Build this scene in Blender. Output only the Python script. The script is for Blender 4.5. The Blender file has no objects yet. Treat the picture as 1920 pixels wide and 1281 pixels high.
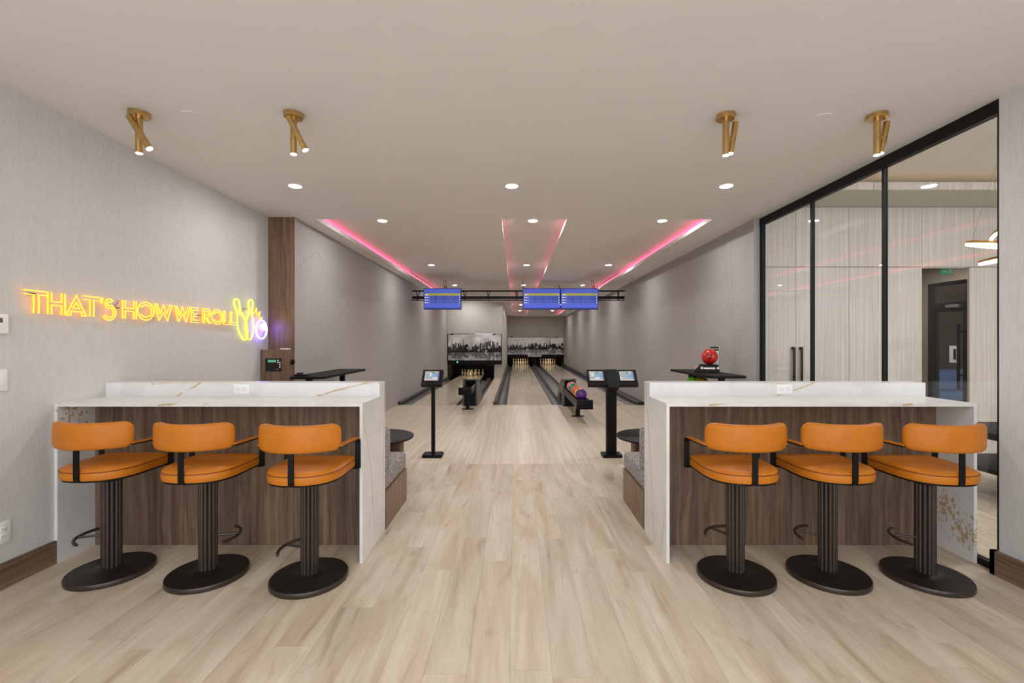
import bpy, bmesh, math, random
from math import sin, cos, pi, radians, sqrt
from mathutils import Vector, Matrix

SC = bpy.context.scene
COL = SC.collection
H = 1.49                                   # camera height
CEIL = 3.05

# ------------------------------------------------------------------ camera, world, exposure
cam_d = bpy.data.cameras.new('camera')
cam_d.sensor_width = 36.0
cam_d.lens = 853.3 / 1920 * 36.0
cam_d.shift_x = -7.0 / 1920
cam_d.clip_start = 0.05
cam_d.clip_end = 200
cam = bpy.data.objects.new('camera', cam_d)
COL.objects.link(cam)
cam.location = (0, 0, H)
cam.rotation_euler = (pi / 2, 0, 0)
SC.camera = cam

w = bpy.data.worlds.new('world')
SC.world = w
w.use_nodes = True
bg = w.node_tree.nodes['Background']
bg.inputs[0].default_value = (0.93, 0.98, 1.04, 1)
bg.inputs[1].default_value = 3.3

SC.view_settings.view_transform = 'Standard'
SC.view_settings.look = 'None'
SC.view_settings.gamma = 1.0
SC.view_settings.use_curve_mapping = False
SC.view_settings.exposure = -0.06
DOWNLIGHT = 340.0        # radiance of the recessed downlights
SPOT = 130.0             # radiance of the brass spots
try:
    SC.cycles.use_denoising = True
    SC.cycles.max_bounces = 10
    SC.cycles.diffuse_bounces = 6
    SC.cycles.transparent_max_bounces = 12
    SC.cycles.sample_clamp_indirect = 10.0
    SC.cycles.caustics_reflective = False
    SC.cycles.caustics_refractive = False
except Exception:
    pass

RND = random.Random(7)

# ------------------------------------------------------------------ materials
def S(r, g, b):
    def f(c):
        c = c / 255.0
        return c / 12.92 if c <= 0.04045 else ((c + 0.055) / 1.055) ** 2.4
    return (f(r), f(g), f(b), 1.0)

class NT:
    """small wrapper round a node tree"""
    def __init__(self, name):
        self.m = bpy.data.materials.new(name)
        self.m.use_nodes = True
        self.t = self.m.node_tree
        self.bsdf = self.t.nodes['Principled BSDF']
        self.out = self.t.nodes['Material Output']
    def node(self, typ, **kw):
        n = self.t.nodes.new(typ)
        for k, v in kw.items():
            setattr(n, k, v)
        return n
    def put(self, sock, v):
        if hasattr(v, 'is_linked') or isinstance(v, bpy.types.NodeSocket):
            self.t.links.new(v, sock)
        else:
            sock.default_value = v
    def math(self, op, a, b=0.0, c=None, clamp=False):
        n = self.node('ShaderNodeMath', operation=op, use_clamp=clamp)
        self.put(n.inputs[0], a); self.put(n.inputs[1], b)
        if c is not None: self.put(n.inputs[2], c)
        return n.outputs[0]
    def vmath(self, op, a, b=None, scale=None):
        n = self.node('ShaderNodeVectorMath', operation=op)
        self.put(n.inputs[0], a)
        if b is not None: self.put(n.inputs[1], b)
        if scale is not None: self.put(n.inputs['Scale'], scale)
        return n.outputs['Value'] if op in ('DOT_PRODUCT', 'LENGTH', 'DISTANCE') else n.outputs[0]
    def pos(self):
        return self.node('ShaderNodeNewGeometry').outputs['Position']
    def obj(self):
        return self.node('ShaderNodeTexCoord').outputs['Object']
    def noise(self, vec, scale, detail=3.0, rough=0.5, dist=0.0):
        n = self.node('ShaderNodeTexNoise')
        self.put(n.inputs['Vector'], vec)
        n.inputs['Scale'].default_value = scale
        n.inputs['Detail'].default_value = detail
        n.inputs['Roughness'].default_value = rough
        n.inputs['Distortion'].default_value = dist
        return n.outputs[0]
    def ramp(self, fac, stops):
        n = self.node('ShaderNodeValToRGB')
        e = n.color_ramp.elements
        while len(e) < len(stops): e.new(0.5)
        for i, (p, c) in enumerate(stops):
            e[i].position = p; e[i].color = c if len(c) == 4 else (*c, 1)
        self.put(n.inputs[0], fac)
        return n.outputs[0]
    def mix(self, fac, a, b, typ='MIX'):
        n = self.node('ShaderNodeMix', data_type='RGBA', blend_type=typ)
        self.put(n.inputs[0], fac); self.put(n.inputs[6], a); self.put(n.inputs[7], b)
        return n.outputs[2]
    def maprange(self, v, a, b, c=0.0, d=1.0):
        n = self.node('ShaderNodeMapRange')
        self.put(n.inputs[0], v)
        for i, x in enumerate((a, b, c, d)): self.put(n.inputs[1 + i], x)
        return n.outputs[0]
    def bump(self, h, strength=0.2, dist=0.002):
        n = self.node('ShaderNodeBump')
        n.inputs['Strength'].default_value = strength
        n.inputs['Distance'].default_value = dist
        self.put(n.inputs['Height'], h)
        self.t.links.new(n.outputs[0], self.bsdf.inputs['Normal'])
    def seg(self, p, A, B):
        """distance of p to the segment A-B"""
        A = Vector(A); B = Vector(B); ba = B - A
        pa = self.vmath('SUBTRACT', p, tuple(A))
        h = self.math('DIVIDE', self.vmath('DOT_PRODUCT', pa, tuple(ba)), ba.dot(ba), clamp=True)
        n = self.node('ShaderNodeVectorMath', operation='SCALE')
        n.inputs[0].default_value = tuple(ba)
        self.t.links.new(h, n.inputs['Scale'])
        return self.vmath('LENGTH', self.vmath('SUBTRACT', pa, n.outputs[0]))
    def set(self, col=None, rough=None, metal=None, coat=None, spec=None, sheen=None):
        b = self.bsdf.inputs
        if col is not None: self.put(b['Base Color'], col)
        if rough is not None: self.put(b['Roughness'], rough)
        if metal is not None: self.put(b['Metallic'], metal)
        if coat is not None:
            self.put(b['Coat Weight'], coat); b['Coat Roughness'].default_value = 0.08
        if spec is not None: self.put(b['Specular IOR Level'], spec)
        if sheen is not None: self.put(b['Sheen Weight'], sheen)
        return self.m

def plain(name, col, rough=0.5, metal=0.0, coat=None, var=0.06, scale=25.0, bump=0.0, spec=None):
    n = NT(name)
    v = n.noise(n.obj(), scale, 4)
    f = n.maprange(v, 0.3, 0.7)
    dark = tuple(c * (1 - var) for c in col[:3]) + (1,)
    lite = tuple(min(1, c * (1 + var)) for c in col[:3]) + (1,)
    n.set(n.mix(f, dark, lite), n.maprange(v, 0.3, 0.7, rough * 0.92, min(1, rough * 1.08)), metal, coat, spec)
    if bump: n.bump(n.noise(n.obj(), scale * 8, 3), bump, 0.001)
    return n.m

def emit(name, col, strength):
    n = NT(name)
    n.set(col, 0.5)
    n.put(n.bsdf.inputs['Emission Color'], col)
    n.bsdf.inputs['Emission Strength'].default_value = strength
    return n.m

def stretched(n, vec, sx, sy, sz):
    return n.vmath('MULTIPLY', vec, (sx, sy, sz))

M = {}
M['ceiling'] = plain('ceiling_paint', S(226, 222, 219), 0.85, var=0.012, scale=3)
M['white_plastic'] = plain('white_plastic', S(238, 238, 236), 0.35, var=0.01)
M['black'] = plain('black_powder_coat', S(6, 5, 5), 0.5, var=0.1, spec=0.22)
M['black_gloss'] = plain('black_gloss', S(13, 13, 14), 0.15, var=0.1)
M['black_matte'] = plain('black_matte', S(12, 12, 12), 0.75, var=0.1)
M['track'] = plain('black_frame_metal', S(10, 9, 9), 0.5, metal=0.0, var=0.1, spec=0.25)
M['bronze'] = plain('dark_bronze_metal', S(72, 63, 58), 0.36, metal=0.6, var=0.03, scale=14)
M['bronze_base'] = plain('dark_bronze_base', S(24, 22, 21), 0.36, metal=0.1, var=0.2, scale=9)
M['brass'] = plain('brushed_brass', S(206, 172, 112), 0.30, metal=1.0, var=0.12, scale=30)
M['gold_ring'] = plain('gold_ring_metal', S(196, 150, 80), 0.3, metal=1.0, var=0.05)
M['brown_box'] = plain('brown_lacquer', S(92, 62, 36), 0.4, var=0.12)
M['grey_plastic'] = plain('grey_plastic', S(96, 94, 92), 0.4, var=0.06)
M['rubber'] = plain('dark_grey_gutter', S(66, 64, 65), 0.33, var=0.06, scale=3)
M['gutter_cap'] = plain('gutter_cap_grey', S(48, 47, 48), 0.36, var=0.06, scale=3)
M['white_ink'] = plain('white_lettering', S(235, 235, 235), 0.5, var=0.01)
M['dark_ink'] = plain('dark_lettering', S(22, 26, 70), 0.5, var=0.01)
M['grey_ink'] = plain('grey_slot', S(120, 120, 118), 0.5, var=0.01)
M['blue_fabric'] = plain('blue_fabric', S(84, 112, 158), 0.9, var=0.12, bump=0.3)
M['taupe_wall'] = plain('taupe_corridor_wall', S(150, 138, 122), 0.8, var=0.02)
M['dark_wall'] = plain('dark_lobby_wall', S(92, 84, 76), 0.8, var=0.03)
M['downlight'] = emit('downlight_glow', (1.0, 0.985, 0.965, 1), DOWNLIGHT)
M['lane_downlight'] = emit('lane_downlight_glow', (1.0, 0.985, 0.965, 1), DOWNLIGHT * 1.7)
M['spot'] = emit('spot_glow', (1.0, 0.97, 0.91, 1), SPOT)
M['pink_led'] = emit('pink_led', (1.0, 0.15, 0.30, 1), 1.75)
M['pink_led_soft'] = emit('pink_led_soft', (1.0, 0.28, 0.38, 1), 0.85)
M['warm_led'] = emit('warm_led', (1.0, 0.72, 0.42, 1), 1.6)
M['ring_led'] = emit('ring_led', (1.0, 0.84, 0.58, 1), 6.0)
M['pin_lamp'] = emit('pin_deck_lamp', (1.0, 0.74, 0.42, 1), 32.0)
M['neon_yellow'] = emit('neon_yellow', (1.0, 0.78, 0.05, 1), 1.35)
M['neon_lemon'] = emit('neon_lemon', (1.0, 0.95, 0.09, 1), 1.25)
M['neon_orange'] = emit('neon_orange_side', (1.0, 0.20, 0.03, 1), 1.5)
M['neon_violet'] = emit('neon_violet', (0.80, 0.58, 1.0, 1), 3.0)
M['neon_violet_side'] = emit('neon_violet_side', (0.25, 0.12, 1.0, 1), 16.0)
M['green_led'] = emit('green_led', (0.1, 0.9, 0.4, 1), 1.5)
M['red_led'] = emit('red_led', (1.0, 0.05, 0.05, 1), 0.35)
M['lcd_green'] = emit('lcd_green', (0.10, 0.32, 0.22, 1), 0.6)
M['exit_green'] = emit('exit_green', (0.02, 0.30, 0.14, 1), 0.35)
M['screen_white'] = emit('screen_lettering', (0.80, 0.85, 1.0, 1), 0.9)

def m_leather():
    n = NT('tan_orange_leather')
    v = n.noise(n.obj(), 9, 4)
    n.set(n.ramp(v, [(0.25, S(180, 103, 20)), (0.75, S(194, 116, 28))]), 0.44, spec=0.3)
    n.bump(n.noise(n.obj(), 420, 2), 0.12, 0.0006)
    return n.m
M['leather'] = m_leather()
M['piping'] = plain('dark_leather_piping', S(120, 62, 14), 0.5)

def m_wood(name, cols, sx=26, sy=26, sz=0.9, rough=0.45, seed=0.0, warp_k=1.0, spec=0.35):
    """wood with upright grain"""
    n = NT(name)
    p = n.vmath('ADD', n.pos(), (seed, seed * 2.3, seed * 0.7))
    warp = n.noise(p, 1.6, 2)
    pv = stretched(n, p, sx, sy, sz)
    off = n.node('ShaderNodeCombineXYZ')
    n.put(off.inputs[0], n.math('MULTIPLY', warp, 2.2 * warp_k)); n.put(off.inputs[1], n.math('MULTIPLY', warp, 1.5 * warp_k))
    a = n.noise(n.vmath('ADD', pv, off.outputs[0]), 1.0, 5, 0.6)
    b = n.noise(stretched(n, p, 140, 140, 3.0), 1.0, 3, 0.6)
    f = n.math('ADD', n.math('MULTIPLY', a, 0.75), n.math('MULTIPLY', b, 0.25))
    n.set(n.ramp(f, [(0.30, cols[0]), (0.47, cols[1]), (0.58, cols[2]), (0.72, cols[3])]), rough, spec=spec)
    n.bump(b, 0.08, 0.001)
    return n.m
WAL = [S(70, 54, 43), S(106, 85, 69), S(126, 104, 86), S(148, 124, 104)]
M['walnut'] = m_wood('walnut_veneer', WAL)
M['walnut_red'] = m_wood('walnut_column', [S(68, 50, 38), S(106, 80, 62), S(124, 97, 77), S(144, 117, 95)], rough=0.30, seed=3.1, spec=0.7)
M['walnut_booth'] = m_wood('walnut_booth', [S(92, 72, 57), S(124, 100, 82), S(140, 116, 96), S(160, 134, 112)], seed=6.2)
def m_wood_h(name, cols):
    n = NT(name)
    p = n.pos()
    a = n.noise(stretched(n, p, 22, 1.2, 40), 1.0, 5, 0.6)
    n.set(n.ramp(a, [(0.3, cols[0]), (0.47, cols[1]), (0.6, cols[2]), (0.75, cols[3])]), 0.45)
    return n.m
M['baseboard'] = m_wood_h('walnut_baseboard', [S(86, 67, 52), S(110, 87, 70), S(126, 102, 83), S(142, 117, 97)])
M['pale_wood'] = m_wood('pale_ash_panel', [S(186, 177, 168), S(204, 196, 188), S(214, 207, 199), S(224, 218, 211)], sx=46, sy=46, sz=0.6, seed=1.7, warp_k=0.35)

def m_vinyl(name, per_object=True):
    """light oak vinyl plank; every plank takes its own tone and its own piece of the figure"""
    n = NT(name)
    p = n.pos()
    if per_object:
        r = n.node('ShaderNodeObjectInfo').outputs['Random']
    else:
        s = n.node('ShaderNodeSeparateXYZ'); n.put(s.inputs[0], p)
        cx = n.math('FLOOR', n.math('DIVIDE', s.outputs[0], 0.19))
        cy = n.math('FLOOR', n.math('ADD', n.math('DIVIDE', s.outputs[1], 1.4), n.math('MULTIPLY', cx, 0.37)))
        c = n.node('ShaderNodeCombineXYZ'); n.put(c.inputs[0], cx); n.put(c.inputs[1], cy)
        wn = n.node('ShaderNodeTexWhiteNoise', noise_dimensions='2D'); n.put(wn.inputs['Vector'], c.outputs[0])
        r = wn.outputs['Value']
    c = n.node('ShaderNodeCombineXYZ')
    n.put(c.inputs[0], n.math('MULTIPLY', r, 37.0)); n.put(c.inputs[1], n.math('MULTIPLY', r, 91.0)); n.put(c.inputs[2], n.math('MULTIPLY', r, 53.0))
    q = n.vmath('ADD', p, c.outputs[0])
    big = n.noise(stretched(n, q, 6.0, 0.8, 1), 1.0, 5, 0.62, 0.9)
    fine = n.noise(stretched(n, q, 120, 4.0, 1), 1.0, 4, 0.6)
    knot = n.noise(stretched(n, q, 9.0, 2.2, 1), 1.0, 3, 0.5, 1.2)
    base = n.ramp(big, [(0.25, S(158, 141, 118)), (0.40, S(190, 174, 152)), (0.56, S(205, 192, 174)), (0.76, S(217, 206, 190))])
    base = n.mix(n.maprange(fine, 0.35, 0.7, 0.0, 0.28), base, S(172, 152, 126))
    base = n.mix(n.maprange(knot, 0.60, 0.78, 0.0, 0.60), base, S(146, 124, 100))
    tone = n.ramp(r, [(0.0, (0.90, 0.90, 0.90)), (0.5, (0.97, 0.965, 0.95)), (1.0, (1.03, 1.03, 1.03))])
    base = n.mix(1.0, base, tone, 'MULTIPLY')
    n.set(base, n.maprange(fine, 0.3, 0.7, 0.42, 0.52), spec=0.35)
    n.bump(fine, 0.06, 0.001)
    return n.m
M['vinyl'] = m_vinyl('oak_vinyl_plank')
M['vinyl_far'] = m_vinyl('oak_vinyl_floor', False)
M['joint'] = plain('plank_joint', S(150, 132, 108), 0.7)

def m_boards(name, lo, mid, hi, rough, coat, bw=0.027):
    """narrow maple boards running down the lane"""
    n = NT(name)
    p = n.pos()
    s = n.node('ShaderNodeSeparateXYZ'); n.put(s.inputs[0], p)
    bx = n.math('DIVIDE', s.outputs[0], bw)
    cx = n.math('FLOOR', bx)
    c = n.node('ShaderNodeCombineXYZ'); n.put(c.inputs[0], cx)
    n.put(c.inputs[1], n.math('FLOOR', n.math('ADD', n.math('DIVIDE', s.outputs[1], 1.1), n.math('MULTIPLY', cx, 0.613))))
    wn = n.node('ShaderNodeTexWhiteNoise', noise_dimensions='2D'); n.put(wn.inputs['Vector'], c.outputs[0])
    fine = n.noise(stretched(n, p, 160, 5, 1), 1.0, 3)
    f = n.math('ADD', n.math('MULTIPLY', wn.outputs['Value'], 0.75), n.math('MULTIPLY', fine, 0.25))
    col = n.ramp(f, [(0.1, lo), (0.5, mid), (0.9, hi)])
    fr = n.math('FRACT', bx)
    edge = n.math('LESS_THAN', fr, 0.07)
    col = n.mix(n.math('MULTIPLY', edge, 0.25), col, S(140, 118, 92))
    n.set(col, rough, coat=coat, spec=0.3)
    return n.m
M['approach'] = m_boards('maple_approach', S(195, 179, 158), S(205, 190, 170), S(214, 201, 183), 0.34, 0.0)
M['lane'] = m_boards('maple_lane', S(206, 190, 168), S(218, 203, 183), S(226, 213, 196), 0.13, 0.12)

def m_fabric(name, a, b, scale=150):
    n = NT(name)
    p = n.obj()
    v = n.noise(p, scale, 2, 0.7)
    v2 = n.noise(p, scale * 0.35, 2, 0.7)
    f = n.math('ADD', n.math('MULTIPLY', v, 0.5), n.math('MULTIPLY', v2, 0.5))
    n.set(n.ramp(f, [(0.40, a), (0.60, b)]), 0.95, spec=0.1, sheen=0.1)
    n.bump(v, 0.5, 0.002)
    return n.m
M['booth_fabric'] = m_fabric('grey_tweed', S(88, 83, 82), S(176, 170, 168))

def m_wallcover(name, lo, hi, seed, lines=(), linecol=S(118, 110, 106), vert=True):
    n = NT(name)
    p = n.pos()
    a = n.noise(stretched(n, p, 210, 210, 9), 1.0, 4, 0.65)
    b = n.noise(stretched(n, p, 30, 30, 1.2), 1.0, 3, 0.6)
    f = n.math('ADD', n.math('MULTIPLY', a, 0.8), n.math('MULTIPLY', b, 0.2))
    col = n.ramp(f, [(0.35, lo), (0.65, hi)])
    if lines:
        d = None
        for A, B in lines:
            s = n.seg(p, A, B)
            d = s if d is None else n.math('MINIMUM', d, s)
        col = n.mix(n.maprange(d, 0.002, 0.0075, 0.38, 0.0), col, linecol)
    n.set(col, 0.8, spec=0.2)
    n.bump(a, 0.12, 0.002)
    return n.m
M['wall_vinyl'] = m_wallcover('woven_wallcovering', S(197, 196, 194), S(213, 212, 210), 0)
def wall_lines(x, seed, y0=5.8, y1=14.0):
    r = random.Random(seed)
    L = []
    for k in range(6):                                     # fans of thin lines
        cy, cz = y0 + 0.5 + k * 1.5 + r.uniform(-.2, .2), r.choice((r.uniform(2.3, 2.9), r.uniform(0.5, 1.2)))
        for j in range(3):
            an = r.uniform(0, pi)
            ln = r.uniform(1.2, 2.6)
            L.append(((x, cy, cz), (x, cy + ln * cos(an), min(3.05, max(0, cz + ln * sin(an) * (1 if cz < 1.5 else -1))))))
    return L
M['wall_grey_l'] = m_wallcover('grey_lane_wallpaper', S(162, 158, 156), S(174, 170, 167), 1, wall_lines(-2.77, 5))
M['wall_grey_r'] = m_wallcover('grey_lane_wallpaper_b', S(162, 158, 156), S(174, 170, 167), 2, wall_lines(3.03, 11))
M['wall_paint'] = plain('warm_grey_paint', S(190, 189, 180), 0.8, var=0.015, scale=3)
M['wall_paint_dark'] = plain('warm_grey_paint_dark', S(194, 189, 177), 0.8, var=0.015, scale=3)

def m_quartz(name, veins, patches):
    """white quartz with gold veins (segments) and gold flecked patches (centre, radius)"""
    n = NT(name)
    p = n.pos()
    nv = n.node('ShaderNodeTexNoise'); n.put(nv.inputs['Vector'], p)
    nv.inputs['Scale'].default_value = 9; nv.inputs['Detail'].default_value = 5; nv.inputs['Roughness'].default_value = 0.65
    dis = n.vmath('SCALE', n.vmath('SUBTRACT', nv.outputs[1], (0.5, 0.5, 0.5)), scale=0.032)
    q = n.vmath('ADD', p, dis)
    base = n.ramp(n.noise(p, 3, 5, 0.6, 1.0), [(0.35, S(213, 212, 211)), (0.6, S(224, 223, 222))])
    wid = n.maprange(n.noise(p, 14, 3), 0.35, 0.7, 0.0025, 0.0075)
    d = None
    for A, B in veins:
        s = n.seg(q, A, B)
        d = s if d is None else n.math('MINIMUM', d, s)
    if d is not None:
        mask = n.math('MULTIPLY', n.math('LESS_THAN', d, wid), 0.8)
        halo = n.maprange(d, 0.0, 0.03, 0.10, 0.0)
        base = n.mix(halo, base, S(200, 170, 120))
        base = n.mix(mask, base, S(186, 152, 92))
    fl = n.noise(stretched(n, p, 1, 1, 0.75), 42, 5, 0.62, 0.4)
    g = None
    for C, R, amt in patches:
        t = n.maprange(n.vmath('DISTANCE', p, C), 0.0, R, amt, 0.0)
        g = t if g is None else n.math('MAXIMUM', g, t)
    if g is not None:
        th = n.math('SUBTRACT', 0.76, n.math('MULTIPLY', g, 0.28))
        mask = n.math('MULTIPLY', n.maprange(n.math('SUBTRACT', fl, th), 0.0, 0.02), 0.85)
        base = n.mix(mask, base, S(178, 148, 88))
    n.set(base, 0.28, spec=0.5)
    return n.m

M['quartz_l'] = m_quartz('gold_vein_quartz', [
    ((-2.56, 3.44, 1.08), (-2.36, 3.44, 1.19)), ((-1.50, 3.44, 1.08), (-1.25, 3.44, 1.15)), ((-1.25, 3.44, 1.15), (-1.05, 3.44, 1.19)),
    ((-2.75, 3.44, 1.17), (-2.5, 3.44, 1.185)),
    ((-2.40, 3.056, 1.06), (-2.28, 3.056, 1.075)), ((-2.1, 3.056, 1.06), (-2.06, 3.056, 1.075)),
    ((-1.028, 3.07, 0.98), (-1.028, 3.22, 0.62)), ((-1.028, 3.22, 0.62), (-1.028, 3.32, 0.12)), ((-1.028, 3.50, 0.0), (-1.028, 3.57, 1.15))],
    [((-3.07, 3.15, 1.0), 0.22, 1.0), ((-3.07, 3.28, 0.95), 0.15, 0.8), ((-3.07, 3.30, 0.55), 0.3, 0.5)])
M['quartz_r'] = m_quartz('gold_vein_quartz_b', [
    ((1.98, 3.44, 1.08), (2.30, 3.44, 1.19)), ((1.80, 3.44, 1.19), (2.08, 3.44, 1.16)),
    ((1.30, 3.056, 1.065), (1.40, 3.056, 1.07)), ((2.6, 3.056, 1.065), (2.66, 3.056, 1.07)),
    ((1.012, 3.55, 1.15), (1.012, 3.42, 0.62)), ((1.012, 3.42, 0.62), (1.012, 3.33, 0.05)), ((1.012, 3.08, 0.42), (1.012, 3.17, 0.0))],
    [((3.10, 3.26, 0.30), 0.26, 1.15), ((3.10, 3.30, 0.62), 0.28, 0.75), ((3.10, 3.12, 0.18), 0.22, 1.2), ((3.10, 3.07, 0.32), 0.12, 1.0)])

def m_glass():
    n = NT('clear_partition_glass')
    tr = n.node('ShaderNodeBsdfTransparent'); tr.inputs[0].default_value = (0.975, 0.982, 0.98, 1)
    gl = n.node('ShaderNodeBsdfGlossy'); gl.inputs['Roughness'].default_value = 0.0
    gl.inputs[0].default_value = (1, 1, 1, 1)
    g = n.node('ShaderNodeNewGeometry')
    cosv = n.math('ABSOLUTE', n.vmath('DOT_PRODUCT', g.outputs['Normal'], g.outputs['Incoming']))
    fr_ = n.math('ADD', 0.035, n.math('MULTIPLY', n.math('POWER', n.math('SUBTRACT', 1.0, cosv), 5.0), 0.965))
    mx = n.node('ShaderNodeMixShader')
    n.t.links.new(fr_, mx.inputs[0]); n.t.links.new(tr.outputs[0], mx.inputs[1]); n.t.links.new(gl.outputs[0], mx.inputs[2])
    n.t.links.new(mx.outputs[0], n.out.inputs[0])
    return n.m
M['glass'] = m_glass()

def m_print(name, emission=0.0, rough=0.35):
    n = NT(name)
    a = n.node('ShaderNodeVertexColor', layer_name='print').outputs[0]
    n.set(a, rough, spec=0.12)
    if emission:
        n.put(n.bsdf.inputs['Emission Color'], a)
        n.bsdf.inputs['Emission Strength'].default_value = emission
    return n.m
M['print'] = m_print('skyline_print')
M['screen'] = m_print('lit_screen', 0.34, 0.35)

def m_ball(name, a, b, spots=None):
    n = NT(name)
    v = n.noise(n.obj(), 9, 4, 0.6, 1.5)
    st = [(0.35, a), (0.62, b)]
    col = n.ramp(v, st)
    n.set(col, 0.10, coat=0.6)
    return n.m

M['pin'] = plain('white_pin_plastic', S(232, 226, 212), 0.22, var=0.01)
M['pin_red'] = plain('red_pin_stripe', S(170, 40, 36), 0.3)

# ------------------------------------------------------------------ mesh builder
class MB:
    def __init__(self):
        self.v = []; self.f = []; self.sm = []
    def add(self, vs, fs, smooth=False):
        o = len(self.v)
        self.v += [tuple(v) for v in vs]
        for f in fs:
            self.f.append(tuple(i + o for i in f)); self.sm.append(smooth)
        return self
    def box(self, x0, x1, y0, y1, z0, z1):
        v = [(x, y, z) for z in (z0, z1) for y in (y0, y1) for x in (x0, x1)]
        f = [(0, 2, 3, 1), (4, 5, 7, 6), (0, 1, 5, 4), (2, 6, 7, 3), (0, 4, 6, 2), (1, 3, 7, 5)]
        return self.add(v, f)
    def rbox(self, x0, x1, y0, y1, z0, z1, r, seg=3):
        bm = bmesh.new()
        bmesh.ops.create_cube(bm, size=1.0)
        for v in bm.verts:
            v.co = Vector(((x0 + x1) / 2 + v.co.x * (x1 - x0), (y0 + y1) / 2 + v.co.y * (y1 - y0), (z0 + z1) / 2 + v.co.z * (z1 - z0)))
        bmesh.ops.bevel(bm, geom=list(bm.edges), offset=r, segments=seg, profile=0.5, affect='EDGES')
        bm.verts.index_update()
        self.add([v.co.copy() for v in bm.verts], [[v.index for v in f.verts] for f in bm.faces], True)
        bm.free()
        return self
    def loft(self, rings, cap0=True, cap1=True, smooth=True, closed=True):
        """rings: lists of equally many points"""
        n = len(rings[0]); vs = [p for r in rings for p in r]; fs = []
        for i in range(len(rings) - 1):
            for j in range(n if closed else n - 1):
                k = (j + 1) % n
                fs.append((i * n + j, i * n + k, (i + 1) * n + k, (i + 1) * n + j))
        self.add(vs, fs, smooth)
        o = len(self.v) - len(vs)
        if cap0: self.f.append(tuple(o + j for j in reversed(range(n)))); self.sm.append(False)
        if cap1: self.f.append(tuple(o + (len(rings) - 1) * n + j for j in range(n))); self.sm.append(False)
        return self
    def lathe(self, prof, c=(0, 0, 0), seg=24, smooth=True):
        """prof: (radius, z) from the bottom up"""
        rings = []
        for r, z in prof:
            rings.append([(c[0] + r * cos(2 * pi * k / seg), c[1] + r * sin(2 * pi * k / seg), c[2] + z) for k in range(seg)])
        return self.loft(rings, True, True, smooth)
    def cyl(self, p0, p1, r0, r1=None, seg=12, smooth=True):
        return self.tube([p0, p1], [r0, r0 if r1 is None else r1], seg, smooth)
    def tube(self, pts, r, seg=8, smooth=True, closed=False):
        pts = [Vector(p) for p in pts]
        n = len(pts)
        rs = r if isinstance(r, (list, tuple)) else [r] * n
        tang = []
        for i in range(n):
            if closed: t = pts[(i + 1) % n] - pts[i - 1]
            else: t = pts[min(i + 1, n - 1)] - pts[max(i - 1, 0)]
            tang.append(t.normalized() if t.length > 1e-9 else Vector((0, 0, 1)))
        ref = Vector((0, 0, 1)) if abs(tang[0].z) < 0.9 else Vector((1, 0, 0))
        u = tang[0].cross(ref).normalized()
        rings = []
        for i in range(n):
            u = (u - tang[i] * u.dot(tang[i]))
            u = u.normalized() if u.length > 1e-6 else tang[i].orthogonal().normalized()
            v = tang[i].cross(u)
            rings.append([pts[i] + (u * cos(2 * pi * k / seg) + v * sin(2 * pi * k / seg)) * rs[i] for k in range(seg)])
        if closed: rings.append(rings[0])
        return self.loft(rings, not closed, not closed, smooth)
    def prism(self, poly, z0, z1, axis='z', smooth=False):
        def P(a, b, c):
            return (a, b, c) if axis == 'z' else ((a, c, b) if axis == 'y' else (c, a, b))
        return self.loft([[P(a, b, z0) for a, b in poly], [P(a, b, z1) for a, b in poly]], True, True, smooth)
    def ribbon(self, path, w, t, x0):
        """flat bar, w wide along x, following (y, z) points"""
        n = len(path); rings = []
        for i, (y, z) in enumerate(path):
            a = path[max(i - 1, 0)]; b = path[min(i + 1, n - 1)]
            d = Vector((b[0] - a[0], b[1] - a[1])).normalized()
            nx, nz = -d.y * t / 2, d.x * t / 2
            rings.append([(x0 - w / 2, y - nx, z - nz), (x0 + w / 2, y - nx, z - nz), (x0 + w / 2, y + nx, z + nz), (x0 - w / 2, y + nx, z + nz)])
        return self.loft(rings, True, True, False)
    def build(self, name, mat, parent=None, loc=None):
        me = bpy.data.meshes.new(name)
        me.from_pydata(self.v, [], self.f)
        me.polygons.foreach_set('use_smooth', self.sm)
        me.update()
        bm = bmesh.new(); bm.from_mesh(me)
        bmesh.ops.recalc_face_normals(bm, faces=bm.faces)
        bm.to_mesh(me); bm.free()
        if any(self.sm):
            try: me.set_sharp_from_angle(angle=radians(40))
            except Exception: pass
        me.materials.append(mat if not isinstance(mat, str) else M[mat])
        o = bpy.data.objects.new(name, me)
        COL.objects.link(o)
        if parent is not None: o.parent = parent
        if loc is not None: o.location = loc
        return o

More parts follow.
